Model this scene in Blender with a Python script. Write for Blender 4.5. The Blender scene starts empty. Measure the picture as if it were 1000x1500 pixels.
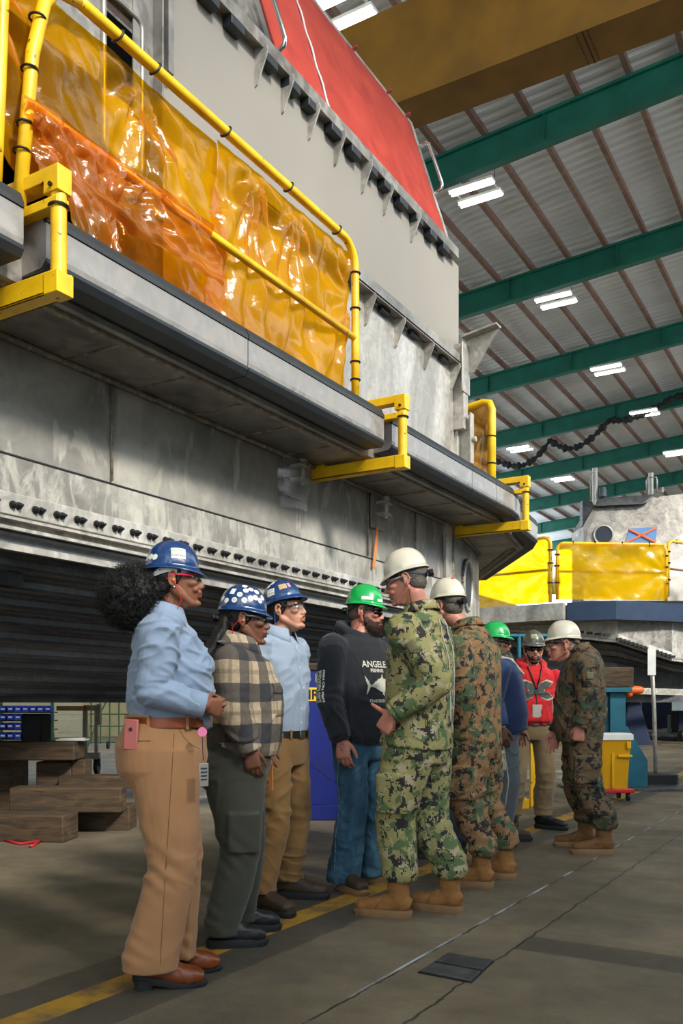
import bpy, math, random
import numpy as np
from mathutils import Vector, Matrix, noise
from mathutils.bvhtree import BVHTree
random.seed(7)
SC = bpy.context.scene
COL = SC.collection
TH = math.atan(775/1300.0); CS, SN = math.cos(TH), math.sin(TH)
CAMZ = 1.12; FPX = 1300.0; HOR = 1030.0
# hall frame: +Y runs down the hall, +X to the right; the camera is yawed TH to the left
def P(px, py, Z):
    u = (px-500)/FPX
    return Vector((Z*(-SN+CS*u), Z*(CS+SN*u), CAMZ+(HOR-py)/FPX*Z))
def PX(px, py, X):
    return P(px, py, X/(-SN+CS*(px-500)/FPX))
def PY(px, py, Y):
    return P(px, py, Y/(CS+SN*(px-500)/FPX))
def PZ(px, py, z):
    return P(px, py, FPX*(z-CAMZ)/(HOR-py))

def tag(o, label=None, cat=None, group=None, kind=None):
    if label: o['label'] = label
    if cat: o['category'] = cat
    if group: o['group'] = group
    if kind: o['kind'] = kind
    return o
def empty(name, loc=(0,0,0), rz=0, parent=None):
    o = bpy.data.objects.new(name, None); COL.objects.link(o)
    o.location = loc; o.rotation_euler = (0,0,rz); o.empty_display_size = .1
    if parent: o.parent = parent
    return o
def dup(root, loc=None, rz=None):
    r = root.copy(); COL.objects.link(r)
    if loc is not None: r.location = loc
    if rz is not None: r.rotation_euler = (0,0,rz)
    for ch in list(root.children):
        c = ch.copy(); COL.objects.link(c); c.parent = r
        for g in list(ch.children):
            d = g.copy(); COL.objects.link(d); d.parent = c
    return r

class MB:
    def __init__(s): s.v=[]; s.f=[]; s.m=[]
    def add(s, vs, fs, mi=0):
        b=len(s.v); s.v += [tuple(x) for x in vs]
        s.f += [tuple(i+b for i in f) for f in fs]; s.m += [mi]*len(fs); return s
    def box(s, c, d, rot=None, mi=0):
        hx,hy,hz = d[0]/2,d[1]/2,d[2]/2
        vs=[Vector((x,y,z)) for x in (-hx,hx) for y in (-hy,hy) for z in (-hz,hz)]
        if rot is not None:
            if not isinstance(rot, Matrix): rot = Matrix.Rotation(rot,3,'Z')
            vs=[rot@v for v in vs]
        vs=[v+Vector(c) for v in vs]
        return s.add(vs, [(0,1,3,2),(4,6,7,5),(0,4,5,1),(2,3,7,6),(0,2,6,4),(1,5,7,3)], mi)
    def bx(s, x0,x1,y0,y1,z0,z1, mi=0):
        return s.box(((x0+x1)/2,(y0+y1)/2,(z0+z1)/2),(abs(x1-x0),abs(y1-y0),abs(z1-z0)),None,mi)
    def beam(s, a, b, w, h, up=(0,0,1), mi=0):
        a=Vector(a); b=Vector(b); d=(b-a); L=d.length; d.normalize()
        sd=d.cross(Vector(up)).normalized(); u=sd.cross(d)
        R=Matrix((d,sd,u)).transposed()
        return s.box((a+b)/2,(L,w,h),R,mi)
    def loft(s, secs, ref=(0,1,0), n=20, cap=True, mi=0, power=2.0, closed_path=False):
        """secs: (point, a, b); a along ref, b across"""
        pts=[Vector(x[0]) for x in secs]; N=len(pts); vs=[]; ref=Vector(ref)
        for i,x in enumerate(secs):
            if closed_path: t=pts[(i+1)%N]-pts[(i-1)%N]
            elif i==0: t=pts[1]-pts[0]
            elif i==N-1: t=pts[-1]-pts[-2]
            else:
                t=(pts[i+1]-pts[i]).normalized()+(pts[i]-pts[i-1]).normalized()
            if t.length<1e-9: t=Vector((0,0,1))
            t.normalize(); rr = Vector(x[4]) if len(x)>4 else ref
            A=(rr-t*rr.dot(t))
            if A.length<1e-4: A=t.orthogonal()
            A.normalize(); B=t.cross(A)
            pw = x[3] if len(x)>3 and x[3] else power
            for k in range(n):
                th=2*math.pi*k/n; c,sn=math.cos(th),math.sin(th)
                cc=math.copysign(abs(c)**(2/pw),c); ss=math.copysign(abs(sn)**(2/pw),sn)
                vs.append(pts[i]+A*(x[1]*cc)+B*(x[2]*ss))
        fs=[]; M=N if closed_path else N-1
        for i in range(M):
            j=(i+1)%N
            for k in range(n):
                k2=(k+1)%n; fs.append((i*n+k,i*n+k2,j*n+k2,j*n+k))
        if cap and not closed_path:
            fs.append(tuple(reversed(range(n)))); fs.append(tuple((N-1)*n+k for k in range(n)))
        return s.add(vs,fs,mi)
    def tube(s, pts, r, n=8, mi=0, closed=False):
        pts=[Vector(p) for p in pts]
        # parallel transport frames
        N=len(pts); rs = r if isinstance(r,(list,tuple)) else [r]*N
        T=[]
        for i in range(N):
            if closed: t=pts[(i+1)%N]-pts[i-1]
            elif i==0: t=pts[1]-pts[0]
            elif i==N-1: t=pts[-1]-pts[-2]
            else: t=(pts[i+1]-pts[i]).normalized()+(pts[i]-pts[i-1]).normalized()
            T.append(t.normalized() if t.length>1e-9 else Vector((0,0,1)))
        A=T[0].orthogonal().normalized(); vs=[]
        for i in range(N):
            A=A-T[i]*A.dot(T[i]); A.normalize(); B=T[i].cross(A)
            for k in range(n):
                th=2*math.pi*k/n; vs.append(pts[i]+(A*math.cos(th)+B*math.sin(th))*rs[i])
        fs=[]
        for i in range(N if closed else N-1):
            j=(i+1)%N
            for k in range(n):
                k2=(k+1)%n; fs.append((i*n+k,i*n+k2,j*n+k2,j*n+k))
        if not closed:
            fs.append(tuple(reversed(range(n)))); fs.append(tuple((N-1)*n+k for k in range(n)))
        return s.add(vs,fs,mi)
    def cap(s, a, b, r1, r2=None, n=14, mi=0):
        """tapered capsule"""
        a=Vector(a); b=Vector(b); r2=r1 if r2 is None else r2; d=(b-a); L=d.length
        if L<1e-6: return s.ell(a,(r1,r1,r1),mi=mi)
        d/=L; pts=[];rs=[]
        for k in range(5):
            an=math.pi/2*(k/4.0); pts.append(a-d*(r1*math.cos(an))); rs.append(max(r1*math.sin(an),1e-4))
        for k in range(5):
            an=math.pi/2*(k/4.0); pts.append(b+d*(r2*math.sin(an))); rs.append(max(r2*math.cos(an),1e-4))
        return s.tube(pts,rs,n,mi)
    def chain(s, pts, rs, n=12, mi=0):
        for i in range(len(pts)-1): s.cap(pts[i],pts[i+1],rs[i],rs[i+1],n,mi)
        return s
    def ell(s, c, r, rot=None, nu=20, nv=12, mi=0):
        vs=[];c=Vector(c)
        for j in range(1,nv):
            ph=math.pi*j/nv
            for i in range(nu):
                th=2*math.pi*i/nu
                vs.append(Vector((r[0]*math.sin(ph)*math.cos(th),r[1]*math.sin(ph)*math.sin(th),r[2]*math.cos(ph))))
        top=len(vs); vs.append(Vector((0,0,r[2]))); vs.append(Vector((0,0,-r[2])))
        if rot is not None: vs=[rot@v for v in vs]
        vs=[v+c for v in vs]; fs=[]
        for j in range(nv-2):
            for i in range(nu):
                i2=(i+1)%nu; fs.append((j*nu+i,(j+1)*nu+i,(j+1)*nu+i2,j*nu+i2))
        for i in range(nu):
            i2=(i+1)%nu; fs.append((top,i,i2)); fs.append((top+1,(nv-2)*nu+i2,(nv-2)*nu+i))
        return s.add(vs,fs,mi)
    def cyl(s, a, b, r, n=16, mi=0): return s.tube([a,b],r,n,mi)
    def prism(s, poly, origin, ex, ey, ez, mi=0):
        """poly 2D in (ex,ey) plane, extruded along ez vector"""
        o=Vector(origin); ex=Vector(ex); ey=Vector(ey); ez=Vector(ez); n=len(poly)
        vs=[o+ex*p[0]+ey*p[1] for p in poly]+[o+ex*p[0]+ey*p[1]+ez for p in poly]
        fs=[tuple(range(n)),tuple(reversed(range(n,2*n)))]
        for i in range(n):
            j=(i+1)%n; fs.append((j,i,i+n,j+n))
        return s.add(vs,fs,mi)
    def sweep(s, prof, path, mi=0, closed=True, caps=True):
        """profile (off,z) swept along 2-D path; off to the right of travel"""
        path=[Vector((p[0],p[1])) for p in path]; N=len(path); nrm=[]
        for i in range(N):
            d0=(path[i]-path[i-1]).normalized() if i>0 else None
            d1=(path[i+1]-path[i]).normalized() if i<N-1 else None
            n0=Vector((d0.y,-d0.x)) if d0 else None; n1=Vector((d1.y,-d1.x)) if d1 else None
            if n0 is None: nn=n1
            elif n1 is None: nn=n0
            else:
                nn=(n0+n1).normalized(); nn=nn/max(.3,nn.dot(n0))
            nrm.append(nn)
        m=len(prof); vs=[]
        for i in range(N):
            for (o,z) in prof: q=path[i]+nrm[i]*o; vs.append((q.x,q.y,z))
        fs=[]; K=m if closed else m-1
        for i in range(N-1):
            for k in range(K):
                k2=(k+1)%m; fs.append((i*m+k,(i+1)*m+k,(i+1)*m+k2,i*m+k2))
        if closed and caps:
            fs.append(tuple(range(m))); fs.append(tuple(reversed([(N-1)*m+k for k in range(m)])))
        return s.add(vs,fs,mi)
    def poly(s, pts, z0, z1, mi=0):
        n=len(pts); vs=[(p[0],p[1],z0) for p in pts]+[(p[0],p[1],z1) for p in pts]
        fs=[tuple(range(n)),tuple(reversed(range(n,2*n)))]
        for i in range(n):
            j=(i+1)%n; fs.append((i,j,j+n,i+n))
        return s.add(vs,fs,mi)
    def build(s, name, mats, parent=None, smooth=False, bevel=0, origin=None, fix=True):
        me=bpy.data.meshes.new(name)
        vs=s.v
        if origin is not None: o=Vector(origin); vs=[(v[0]-o.x,v[1]-o.y,v[2]-o.z) for v in vs]
        me.from_pydata(vs,[],s.f); 
        if not isinstance(mats,(list,tuple)): mats=[mats]
        for m in mats: me.materials.append(m)
        me.polygons.foreach_set('material_index', s.m)
        me.validate(); me.update()
        if fix:
            import bmesh
            bm=bmesh.new(); bm.from_mesh(me); bmesh.ops.recalc_face_normals(bm,faces=bm.faces); bm.to_mesh(me); bm.free()
        if smooth: me.shade_smooth()
        ob=bpy.data.objects.new(name,me); COL.objects.link(ob)
        if origin is not None: ob.location=origin
        if parent: ob.parent=parent
        if bevel:
            b=ob.modifiers.new('bevel','BEVEL'); b.width=bevel; b.segments=2; b.limit_method='ANGLE'; b.angle_limit=.6
        if smooth=='auto' or (bevel and not smooth):
            me.shade_smooth()
            me.set_sharp_from_angle(angle=.7)
        return ob

# ---------------- materials
class NT:
    def __init__(s,name):
        s.mat=bpy.data.materials.new(name); s.mat.use_nodes=True; s.t=s.mat.node_tree; s.n=s.t.nodes; s.l=s.t.links
        s.bsdf=s.n['Principled BSDF']; s.out=s.n['Material Output']; s._co=None
    def co(s):
        if s._co is None: s._co=s.n.new('ShaderNodeTexCoord')
        return s._co.outputs['Object']
    def link(s,a,b): s.l.new(a,b)
    def vmath(s,op,a,b):
        m=s.n.new('ShaderNodeVectorMath'); m.operation=op; s.l.new(a,m.inputs[0]); m.inputs[1].default_value=b; return m.outputs[0]
    def math(s,op,a,b=None,c=None):
        m=s.n.new('ShaderNodeMath'); m.operation=op
        for i,x in enumerate((a,b,c)):
            if x is None: continue
            if isinstance(x,(int,float)): m.inputs[i].default_value=x
            else: s.l.new(x,m.inputs[i])
        return m.outputs[0]
    def noise(s,scale,vec=None,detail=3,rough=.5,dist=0,sc=None):
        v=vec or s.co()
        if sc: v=s.vmath('MULTIPLY',v,sc)
        n=s.n.new('ShaderNodeTexNoise'); n.inputs['Scale'].default_value=scale; n.inputs['Detail'].default_value=detail
        n.inputs['Roughness'].default_value=rough; n.inputs['Distortion'].default_value=dist
        s.l.new(v,n.inputs['Vector']); return n.outputs['Fac']
    def ramp(s,fac,stops,const=False):
        r=s.n.new('ShaderNodeValToRGB'); e=r.color_ramp
        if const: e.interpolation='CONSTANT'
        while len(e.elements)<len(stops): e.elements.new(.5)
        for i,(p,c) in enumerate(stops):
            e.elements[i].position=p; e.elements[i].color=(*c,1) if len(c)==3 else c
        s.l.new(fac,r.inputs['Fac']); return r.outputs['Color']
    def mix(s,fac,a,b,bt='MIX'):
        m=s.n.new('ShaderNodeMix'); m.data_type='RGBA'; m.blend_type=bt
        for sock,x in ((m.inputs[0],fac),(m.inputs[6],a),(m.inputs[7],b)):
            if isinstance(x,(int,float)): sock.default_value=x
            elif isinstance(x,tuple): sock.default_value=(*x[:3],1)
            else: s.l.new(x,sock)
        return m.outputs[2]
    def bump(s,h,strength=.3,dist=.01):
        b=s.n.new('ShaderNodeBump'); b.inputs['Strength'].default_value=strength; b.inputs['Distance'].default_value=dist
        s.l.new(h,b.inputs['Height']); s.l.new(b.outputs['Normal'],s.bsdf.inputs['Normal']); return b
    def sep(s,v=None):
        n=s.n.new('ShaderNodeSeparateXYZ'); s.l.new(v or s.co(),n.inputs[0]); return n.outputs
    def col(s,c):
        if isinstance(c,tuple): s.bsdf.inputs['Base Color'].default_value=(*c[:3],1)
        else: s.l.new(c,s.bsdf.inputs['Base Color'])
    def set(s,rough=.5,metal=0,**k):
        s.bsdf.inputs['Roughness'].default_value=rough; s.bsdf.inputs['Metallic'].default_value=metal
        for a,b in k.items(): s.bsdf.inputs[a.replace('_',' ')].default_value=b
def srgb(h):
    h=h.lstrip('#'); c=[int(h[i:i+2],16)/255 for i in (0,2,4)]
    return tuple(x/12.92 if x<=.04045 else ((x+.055)/1.055)**2.4 for x in c)
def simple(name,hexc,rough=.5,metal=0,var=.12,scale=6,bump=0,bscale=60,**k):
    t=NT(name); c=srgb(hexc) if isinstance(hexc,str) else hexc
    if var>0:
        d=tuple(x*(1-var) for x in c); b=tuple(min(1,x*(1+var)) for x in c)
        t.col(t.ramp(t.noise(scale),[(.3,d),(.7,b)]))
    else: t.col(c)
    t.set(rough,metal,**k)
    if bump: t.bump(t.noise(bscale),bump,.01)
    return t.mat
def metal_mat(name,dark,mid,light,rough=.45,metal=.55,stretch=(1,1,1),scale=1.2):
    t=NT(name)
    n1=t.noise(scale,detail=5,rough=.65,dist=.6,sc=stretch); n2=t.noise(scale*5,detail=4,dist=1.5)
    c=t.ramp(n1,[(.3,srgb(dark)),(.5,srgb(mid)),(.68,srgb(light))])
    c2=t.ramp(n2,[(.42,(.65,.65,.65)),(.6,(1,1,1))])
    t.col(t.mix(.7,c,c2,'MULTIPLY')); t.set(rough,metal)
    r=t.ramp(n2,[(.35,(rough-.12,)*3),(.65,(rough+.15,)*3)]); t.link(r,t.bsdf.inputs['Roughness'])
    t.bump(n2,.15,.01); return t.mat
def fabric(name,hexc,rough=.85,var=.1,bump=.25,scale=10):
    t=NT(name); c=srgb(hexc); t.col(t.ramp(t.noise(scale),[(.3,tuple(x*(1-var) for x in c)),(.7,tuple(min(1,x*(1+var)) for x in c))]))
    t.set(rough,0); t.bsdf.inputs['Sheen Weight'].default_value=.15
    t.bump(t.noise(350,detail=2),bump,.002); return t.mat
def camo(name,base,green,dark,light,px=.007,sc=13):
    t=NT(name); 
    v=t.vmath('SNAP',t.co(),(px,px,px)); v2=t.vmath('ADD',v,(3.1,1.7,8.2)); v3=t.vmath('ADD',v,(9.1,4.7,2.2))
    def nz(vv,s,d=3.2): return t.noise(s,vec=vv,detail=d,rough=.62,dist=.5)
    g=t.ramp(nz(v,sc*.8),[(0,(0,0,0)),(.53,(1,1,1))],True)
    c=t.mix(g,srgb(base),srgb(green))
    g2=t.ramp(nz(v3,sc*1.2),[(0,(0,0,0)),(.585,(1,1,1))],True)
    c=t.mix(g2,c,srgb(light))
    g3=t.ramp(nz(v2,sc*1.5,4),[(0,(0,0,0)),(.565,(1,1,1))],True)
    c=t.mix(g3,c,srgb(dark))
    t.col(c); t.set(.85,0); t.bump(t.noise(300,detail=2),.2,.002); return t.mat

M={}
M['alu']=metal_mat('bare_aluminium','#6d6a66','#918d86','#b3aea4',.42,.5)
M['alu_white']=metal_mat('pale_aluminium','#8f8b84','#b7b2a8','#d6d2ca',.45,.35,(1,1,.35),1.6)
M['alu_dark']=metal_mat('dull_aluminium','#3e4042','#55575a','#6c6e70',.5,.5)
M['rib']=metal_mat('dark_ribbed_aluminium','#5a5b5d','#7b7d7f','#9a9b9c',.4,.45,(1,.15,1),2)
M['plain_grey']=simple('plain_grey_panel','#8f897f',.6,0,.05,.7)
M['bumper']=metal_mat('anodised_bumper','#85817b','#9a958f','#aaa59f',.36,.3,(1,.2,1),.8)
M['bumper_dark']=simple('black_rubber','#23282c',.5,0,.2,5)
M['navy_bumper']=simple('navy_bumper_paint','#22354f',.45,.1,.15,3)
M['yellow']=(lambda t:(t.col(t.mix(t.ramp(t.noise(22,detail=5),[(.66,(0,0,0)),(.71,(1,1,1))]),t.ramp(t.noise(5),[(.3,srgb('#d3a106')),(.7,srgb('#f4c413'))]),srgb('#3c2c10'))),t.set(.42,0),t.mat)[-1])(NT('chipped_yellow_paint'))
M['black']=simple('black_plastic','#121315',.45,0,.1,20)
M['chrome']=simple('polished_steel','#c9c9c6',.22,1,.05,10)
M['red_panel']=(lambda t:(t.col(t.ramp(t.noise(2.5,detail=5,dist=.8),[(.3,srgb('#9c2c20')),(.7,srgb('#bb4030'))])),t.set(.55,0),t.bump(t.noise(30),.1,.01),t.mat)[-1])(NT('red_cover_sheet'))
M['green_steel']=simple('green_steel','#12604f',.5,.1,.2,1.5)
M['teal']=simple('teal_steel_paint','#165a6b',.5,.1,.2,4)
M['purlin']=simple('brown_primer_steel','#7d5f50',.6,.1,.25,3)
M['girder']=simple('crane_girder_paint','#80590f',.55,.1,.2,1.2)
M['wood']=(lambda t:(t.col(t.ramp(t.noise(3,detail=6,dist=1.2,sc=(1,1,7)),[(.3,srgb('#1d150c')),(.55,srgb('#44331e')),(.75,srgb('#5a4527'))])),t.set(.8,0),t.bump(t.noise(8,detail=5,sc=(1,1,6)),.4,.01),t.mat)[-1])(NT('weathered_timber'))
M['white']=simple('white_plastic','#d9d8d2',.45,0,.05,10)
M['orange']=simple('orange_plastic','#e8641c',.5,0,.1,10)
M['cream']=simple('cream_paint','#cfc294',.7,0,.08,1.5)
M['dark']=simple('soot_dark','#16181a',.8,0,.2,5)  # plain near-black for seams, cable, jack, hatch frame and window backing
M['blue_bin']=simple('blue_bin_plastic','#1d44b8',.45,0,.1,10)
M['blue_machine']=simple('blue_machine_paint','#101e6c',.35,.1,.15,4)
M['weld']=metal_mat('weld_bead','#6d6357','#8f8575','#b5aa98',.5,.4,(1,1,1),14)
def sheet_mat(name,hexc,opac=.45,hx2=None):
    t=NT(name); n=t.n; t.n.remove(t.bsdf)
    tr=n.new('ShaderNodeBsdfTransparent'); tr.inputs[0].default_value=(*srgb(hexc),1)
    df=n.new('ShaderNodeBsdfDiffuse'); df.inputs[0].default_value=(*srgb(hx2 or hexc),1)
    tl=n.new('ShaderNodeBsdfTranslucent'); tl.inputs[0].default_value=(*srgb(hx2 or hexc),1)
    gl=n.new('ShaderNodeBsdfGlossy'); gl.inputs['Roughness'].default_value=.09; gl.inputs[0].default_value=(1,.97,.9,1)
    b=n.new('ShaderNodeBump'); b.inputs['Strength'].default_value=.35; b.inputs['Distance'].default_value=.03
    t.link(t.noise(5,detail=5,rough=.6,dist=1.8),b.inputs['Height']); t.link(b.outputs[0],gl.inputs['Normal'])
    m0=n.new('ShaderNodeMixShader'); m0.inputs[0].default_value=.5; t.link(df.outputs[0],m0.inputs[1]); t.link(tl.outputs[0],m0.inputs[2])
    m1=n.new('ShaderNodeMixShader'); m1.inputs[0].default_value=opac; t.link(tr.outputs[0],m1.inputs[1]); t.link(m0.outputs[0],m1.inputs[2])
    fr=n.new('ShaderNodeLayerWeight'); fr.inputs['Blend'].default_value=.25; t.link(b.outputs[0],fr.inputs['Normal'])
    f2=t.math('ADD',t.math('MULTIPLY',t.math('POWER',fr.outputs['Facing'],3.0),.45),.035)
    m2=n.new('ShaderNodeMixShader'); t.link(f2,m2.inputs[0]); t.link(m1.outputs[0],m2.inputs[1]); t.link(gl.outputs[0],m2.inputs[2])
    t.link(m2.outputs[0],t.out.inputs[0]); return t.mat
M['sheet']=sheet_mat('amber_film','#f6ba12',.46,'#e09c08')
M['sheet_o']=sheet_mat('orange_film','#f6bc68',.4,'#d8902c')
M['sheet_y']=sheet_mat('yellow_film','#ffd400',.6,'#efbc00')
M['clear_film']=sheet_mat('clear_film','#f2f2f2',.12,'#dddddd')
def emis(name,c,s):
    t=NT(name); t.col((.8,.8,.8)); t.bsdf.inputs['Emission Color'].default_value=(*c,1); t.bsdf.inputs['Emission Strength'].default_value=s; return t.mat
M['tube']=emis('lit_tube',(.95,1,.9),7)
# ================= camera, world, light
cam=bpy.data.cameras.new('camera'); co=bpy.data.objects.new('camera',cam); COL.objects.link(co)
co.location=(0,0,CAMZ); co.rotation_euler=(math.pi/2,0,TH); cam.sensor_fit='HORIZONTAL'; cam.sensor_width=36; cam.lens=46.8
cam.shift_y=.28; cam.clip_end=400; SC.camera=co
w=bpy.data.worlds.new('world'); SC.world=w; w.use_nodes=True
bg=w.node_tree.nodes['Background']; bg.inputs[0].default_value=(.80,.90,1.0,1); bg.inputs[1].default_value=3.2
sun=bpy.data.lights.new('sun','SUN'); sun.energy=5.0; sun.angle=math.radians(8); sun.color=(1,.95,.86)
so=bpy.data.objects.new('sun',sun); COL.objects.link(so)
dirv=Vector((-1,.30,-.72)).normalized(); so.rotation_euler=dirv.to_track_quat('-Z','Y').to_euler()
SC.view_settings.view_transform='Standard'; SC.view_settings.look='None'; SC.view_settings.gamma=1; SC.view_settings.exposure=0.12

# ================= hall shell
XR,XL,Y0,Y1=9.5,-26.0,-14.0,100.0
t=NT('worn_concrete'); s=t.sep()
c=t.ramp(t.noise(.9,detail=6,rough=.65),[(.3,srgb('#4e483c')),(.5,srgb('#685e4c')),(.7,srgb('#83765e'))])
c2=t.ramp(t.noise(9,detail=6,rough=.7),[(.3,(.7,.7,.7)),(.65,(1.05,1.05,1.05))]); c=t.mix(.6,c,c2,'MULTIPLY')
spk=t.ramp(t.noise(150,detail=2),[(.6,(0,0,0)),(.72,(1,1,1))]); c=t.mix(t.math('MULTIPLY',spk,.6),c,srgb('#a09272'))
def band(sock,a,b):
    return t.math('MULTIPLY',t.math('GREATER_THAN',sock,a),t.math('LESS_THAN',sock,b))
X,Yc=s[0],s[1]
wob=t.math('MULTIPLY',t.math('SUBTRACT',t.noise(7,detail=4),.5),.05); Xw=t.math('ADD',X,wob)
c=t.mix(t.math('MULTIPLY',band(Xw,-2.86,-2.27),.55),c,srgb('#2d2b29'))
wear=t.ramp(t.noise(5,detail=6,rough=.7),[(.36,(.15,.15,.15)),(.56,(1,1,1))])
c=t.mix(t.math('MULTIPLY',t.math('MULTIPLY',band(X,-2.645,-2.495),wear),.85),c,srgb('#b98a22'))
c=t.mix(t.math('MULTIPLY',t.math('MULTIPLY',band(Xw,-1.4,3.0),band(Yc,3.88,4.13)),.6),c,srgb('#2e2d2c'))
for a in (-1.40,-1.70): c=t.mix(t.math('MULTIPLY',band(Xw,a-.006,a+.006),.85),c,srgb('#1e1c1a'))
for a in (1.55,5.9,9.4,15.0,22): c=t.mix(t.math('MULTIPLY',band(Yc,a-.006,a+.006),.7),c,srgb('#252320'))
gl=t.math('MULTIPLY',band(X,-1.715,-1.70),t.ramp(t.noise(3,detail=4),[(.48,(0,0,0)),(.6,(1,1,1))])); c=t.mix(gl,c,srgb('#a9adb2'))
t.col(c); t.set(.6,0); r=t.ramp(t.noise(3,detail=5),[(.3,(.42,)*3),(.7,(.75,)*3)]); t.link(r,t.bsdf.inputs['Roughness']); t.bump(t.noise(60,detail=5),.25,.004)
mb=MB(); mb.bx(XL,XR,Y0,Y1,-.3,0); tag(mb.build('floor',t.mat),kind='structure')
mb=MB(); mb.bx(XR,XR+45,Y0-25,Y1+10,-.35,-.02); tag(mb.build('ground',simple('sunlit_apron_concrete','#d8d2c4',.8,0,.05,.5)),kind='structure')  # unseen pale slab outside, added to bounce sun onto the ceiling
mb=MB(); mb.bx(XL,1.0,Y0-.3,Y0,0,16); tag(mb.build('wall_back',M['cream']),kind='structure')  # unseen; added part-width so less sky light gets under the hull
def roofz(x): return 18.0+.07*(x+4.1)
# corrugated deck, ribs run across the hall
t=NT('corrugated_roof_sheet'); s=t.sep()
t.col(t.ramp(t.noise(.3,detail=4,sc=(.3,1,1)),[(.3,srgb('#c8c9cb')),(.7,srgb('#ececec'))])); t.set(.5,.1)
mb=MB(); vs=[];fs=[];k=0; y=2.0; pts=[]
while y<Y1:
    pts+= [(y,0),(y+.13,0),(y+.19,.075),(y+.32,.075)]; y+=.38
for (yy,dz) in pts:
    vs.append((XL,yy,roofz(XL)+dz)); vs.append((XR,yy,roofz(XR)+dz))
for i in range(len(pts)-1): fs.append((2*i,2*i+1,2*i+3,2*i+2))
mb.add(vs,fs); mb.bx(XL,XR,Y0,2.0,roofz(XL),roofz(XL)+.1)
o=mb.build('ceiling',t.mat,fix=False); tag(o,kind='structure')
mb=MB(); mb.bx(XL-.3,XL,Y0,Y1,0,9.5); tag(mb.build('wall_left',M['cream']),kind='structure')
wm=simple('pale_wall_sheet','#b9c4c8',.6,.1,.15,.5)
mb=MB(); mb.bx(XL,XR,Y1,Y1+.3,0,13); tag(mb.build('wall_far',wm),kind='structure')
mb=MB(); 
for yy in [4+9*i for i in range(11)]: mb.bx(XR,XR+.3,yy,yy+.3,0,roofz(XR))
mb.bx(XR,XR+.3,Y0,Y1,0,9.9)  # added unseen wall keeps sun off floor and people but not the hull
mb.bx(XR,XR+.4,Y0,Y1,roofz(XR)-.6,roofz(XR)+.2)
tag(mb.build('wall_right',wm),kind='structure')
# rafters
places=['cut by the crane girder near the camera','nearest below the crane girder','crossing above the right end of the raised grey deck house','third behind the crane girder','fourth behind the crane girder, with the dark cable in front','fifth behind the crane girder','sixth behind the crane girder','seventh behind the crane girder, half hidden by the far craft','low in view beside the grey bow corner','lowest in view at the far end of the hall']
for k in range(10):
    Y=24.1+8.2*(k-0); mb=MB(); x0,x1=XL,XR
    for (a,b,dz0,dz1,w) in ((x0,x1,-.28,-.20,.28),(x0,x1,-1.05,-.28,.05),(x0,x1,-1.12,-1.05,.28)):
        vs=[]
        for xx,ex in ((a,0),(b,0)):
            for yy in (Y-w/2,Y+w/2):
                for dz in (dz0,dz1): vs.append((xx,yy,roofz(xx)+dz))
        mb.add(vs,[(0,1,3,2),(4,6,7,5),(0,4,5,1),(2,3,7,6),(0,2,6,4),(1,5,7,3)])
    for xx in [XL+2+4.05*i for i in range(8)]: mb.bx(xx,xx+.03,Y-.13,Y+.13,roofz(xx)-1.05,roofz(xx)-.28)
    o=mb.build('roof_rafter',M['green_steel'],origin=(0,Y,0))
    tag(o,'green steel roof rafter, '+(['first one in from the crane girder','second one in from the crane girder','third one in from the crane girder','fourth from the crane girder','fifth from the crane girder','sixth from the crane girder','seventh from the crane girder, over the far craft','eighth from the crane girder, above the far yellow screens','ninth from the crane girder, low at the far end','tenth and farthest from the crane girder'][k]),'roof beam','green rafters across the hall')
k=0; xs=[-4.1+1.35*i for i in range(-14,10)]
for i,xx in enumerate(xs):
    mb=MB(); z=roofz(xx)
    mb.bx(xx-.035,xx+.035,4,Y1,z-.2,z-.01); mb.bx(xx-.1,xx+.035,4,Y1,z-.21,z-.19)
    o=mb.build('roof_purlin',M['purlin'],origin=(xx,0,z))
    tag(o,'brown steel roof purlin running lengthwise above the green rafters','purlin','purlins under the roof sheets')
# crane girder
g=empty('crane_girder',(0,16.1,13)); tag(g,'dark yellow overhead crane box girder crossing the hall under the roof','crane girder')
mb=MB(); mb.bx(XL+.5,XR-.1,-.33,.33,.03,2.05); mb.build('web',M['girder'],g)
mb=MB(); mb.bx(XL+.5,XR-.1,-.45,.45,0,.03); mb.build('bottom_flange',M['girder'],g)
mb=MB(); 
for xx in (-4.4,): mb.bx(xx,xx+.02,-.455,.455,-.006,.001)
for j in range(12): mb.cyl((-4.5+.0,-.4+j*.07,-.012),(-4.5,-.4+j*.07,0),.012,6)
for j in range(12): mb.cyl((-4.3+.0,-.4+j*.07,-.012),(-4.3,-.4+j*.07,0),.012,6)
mb.build('splice_joint',M['dark'],g)
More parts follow.
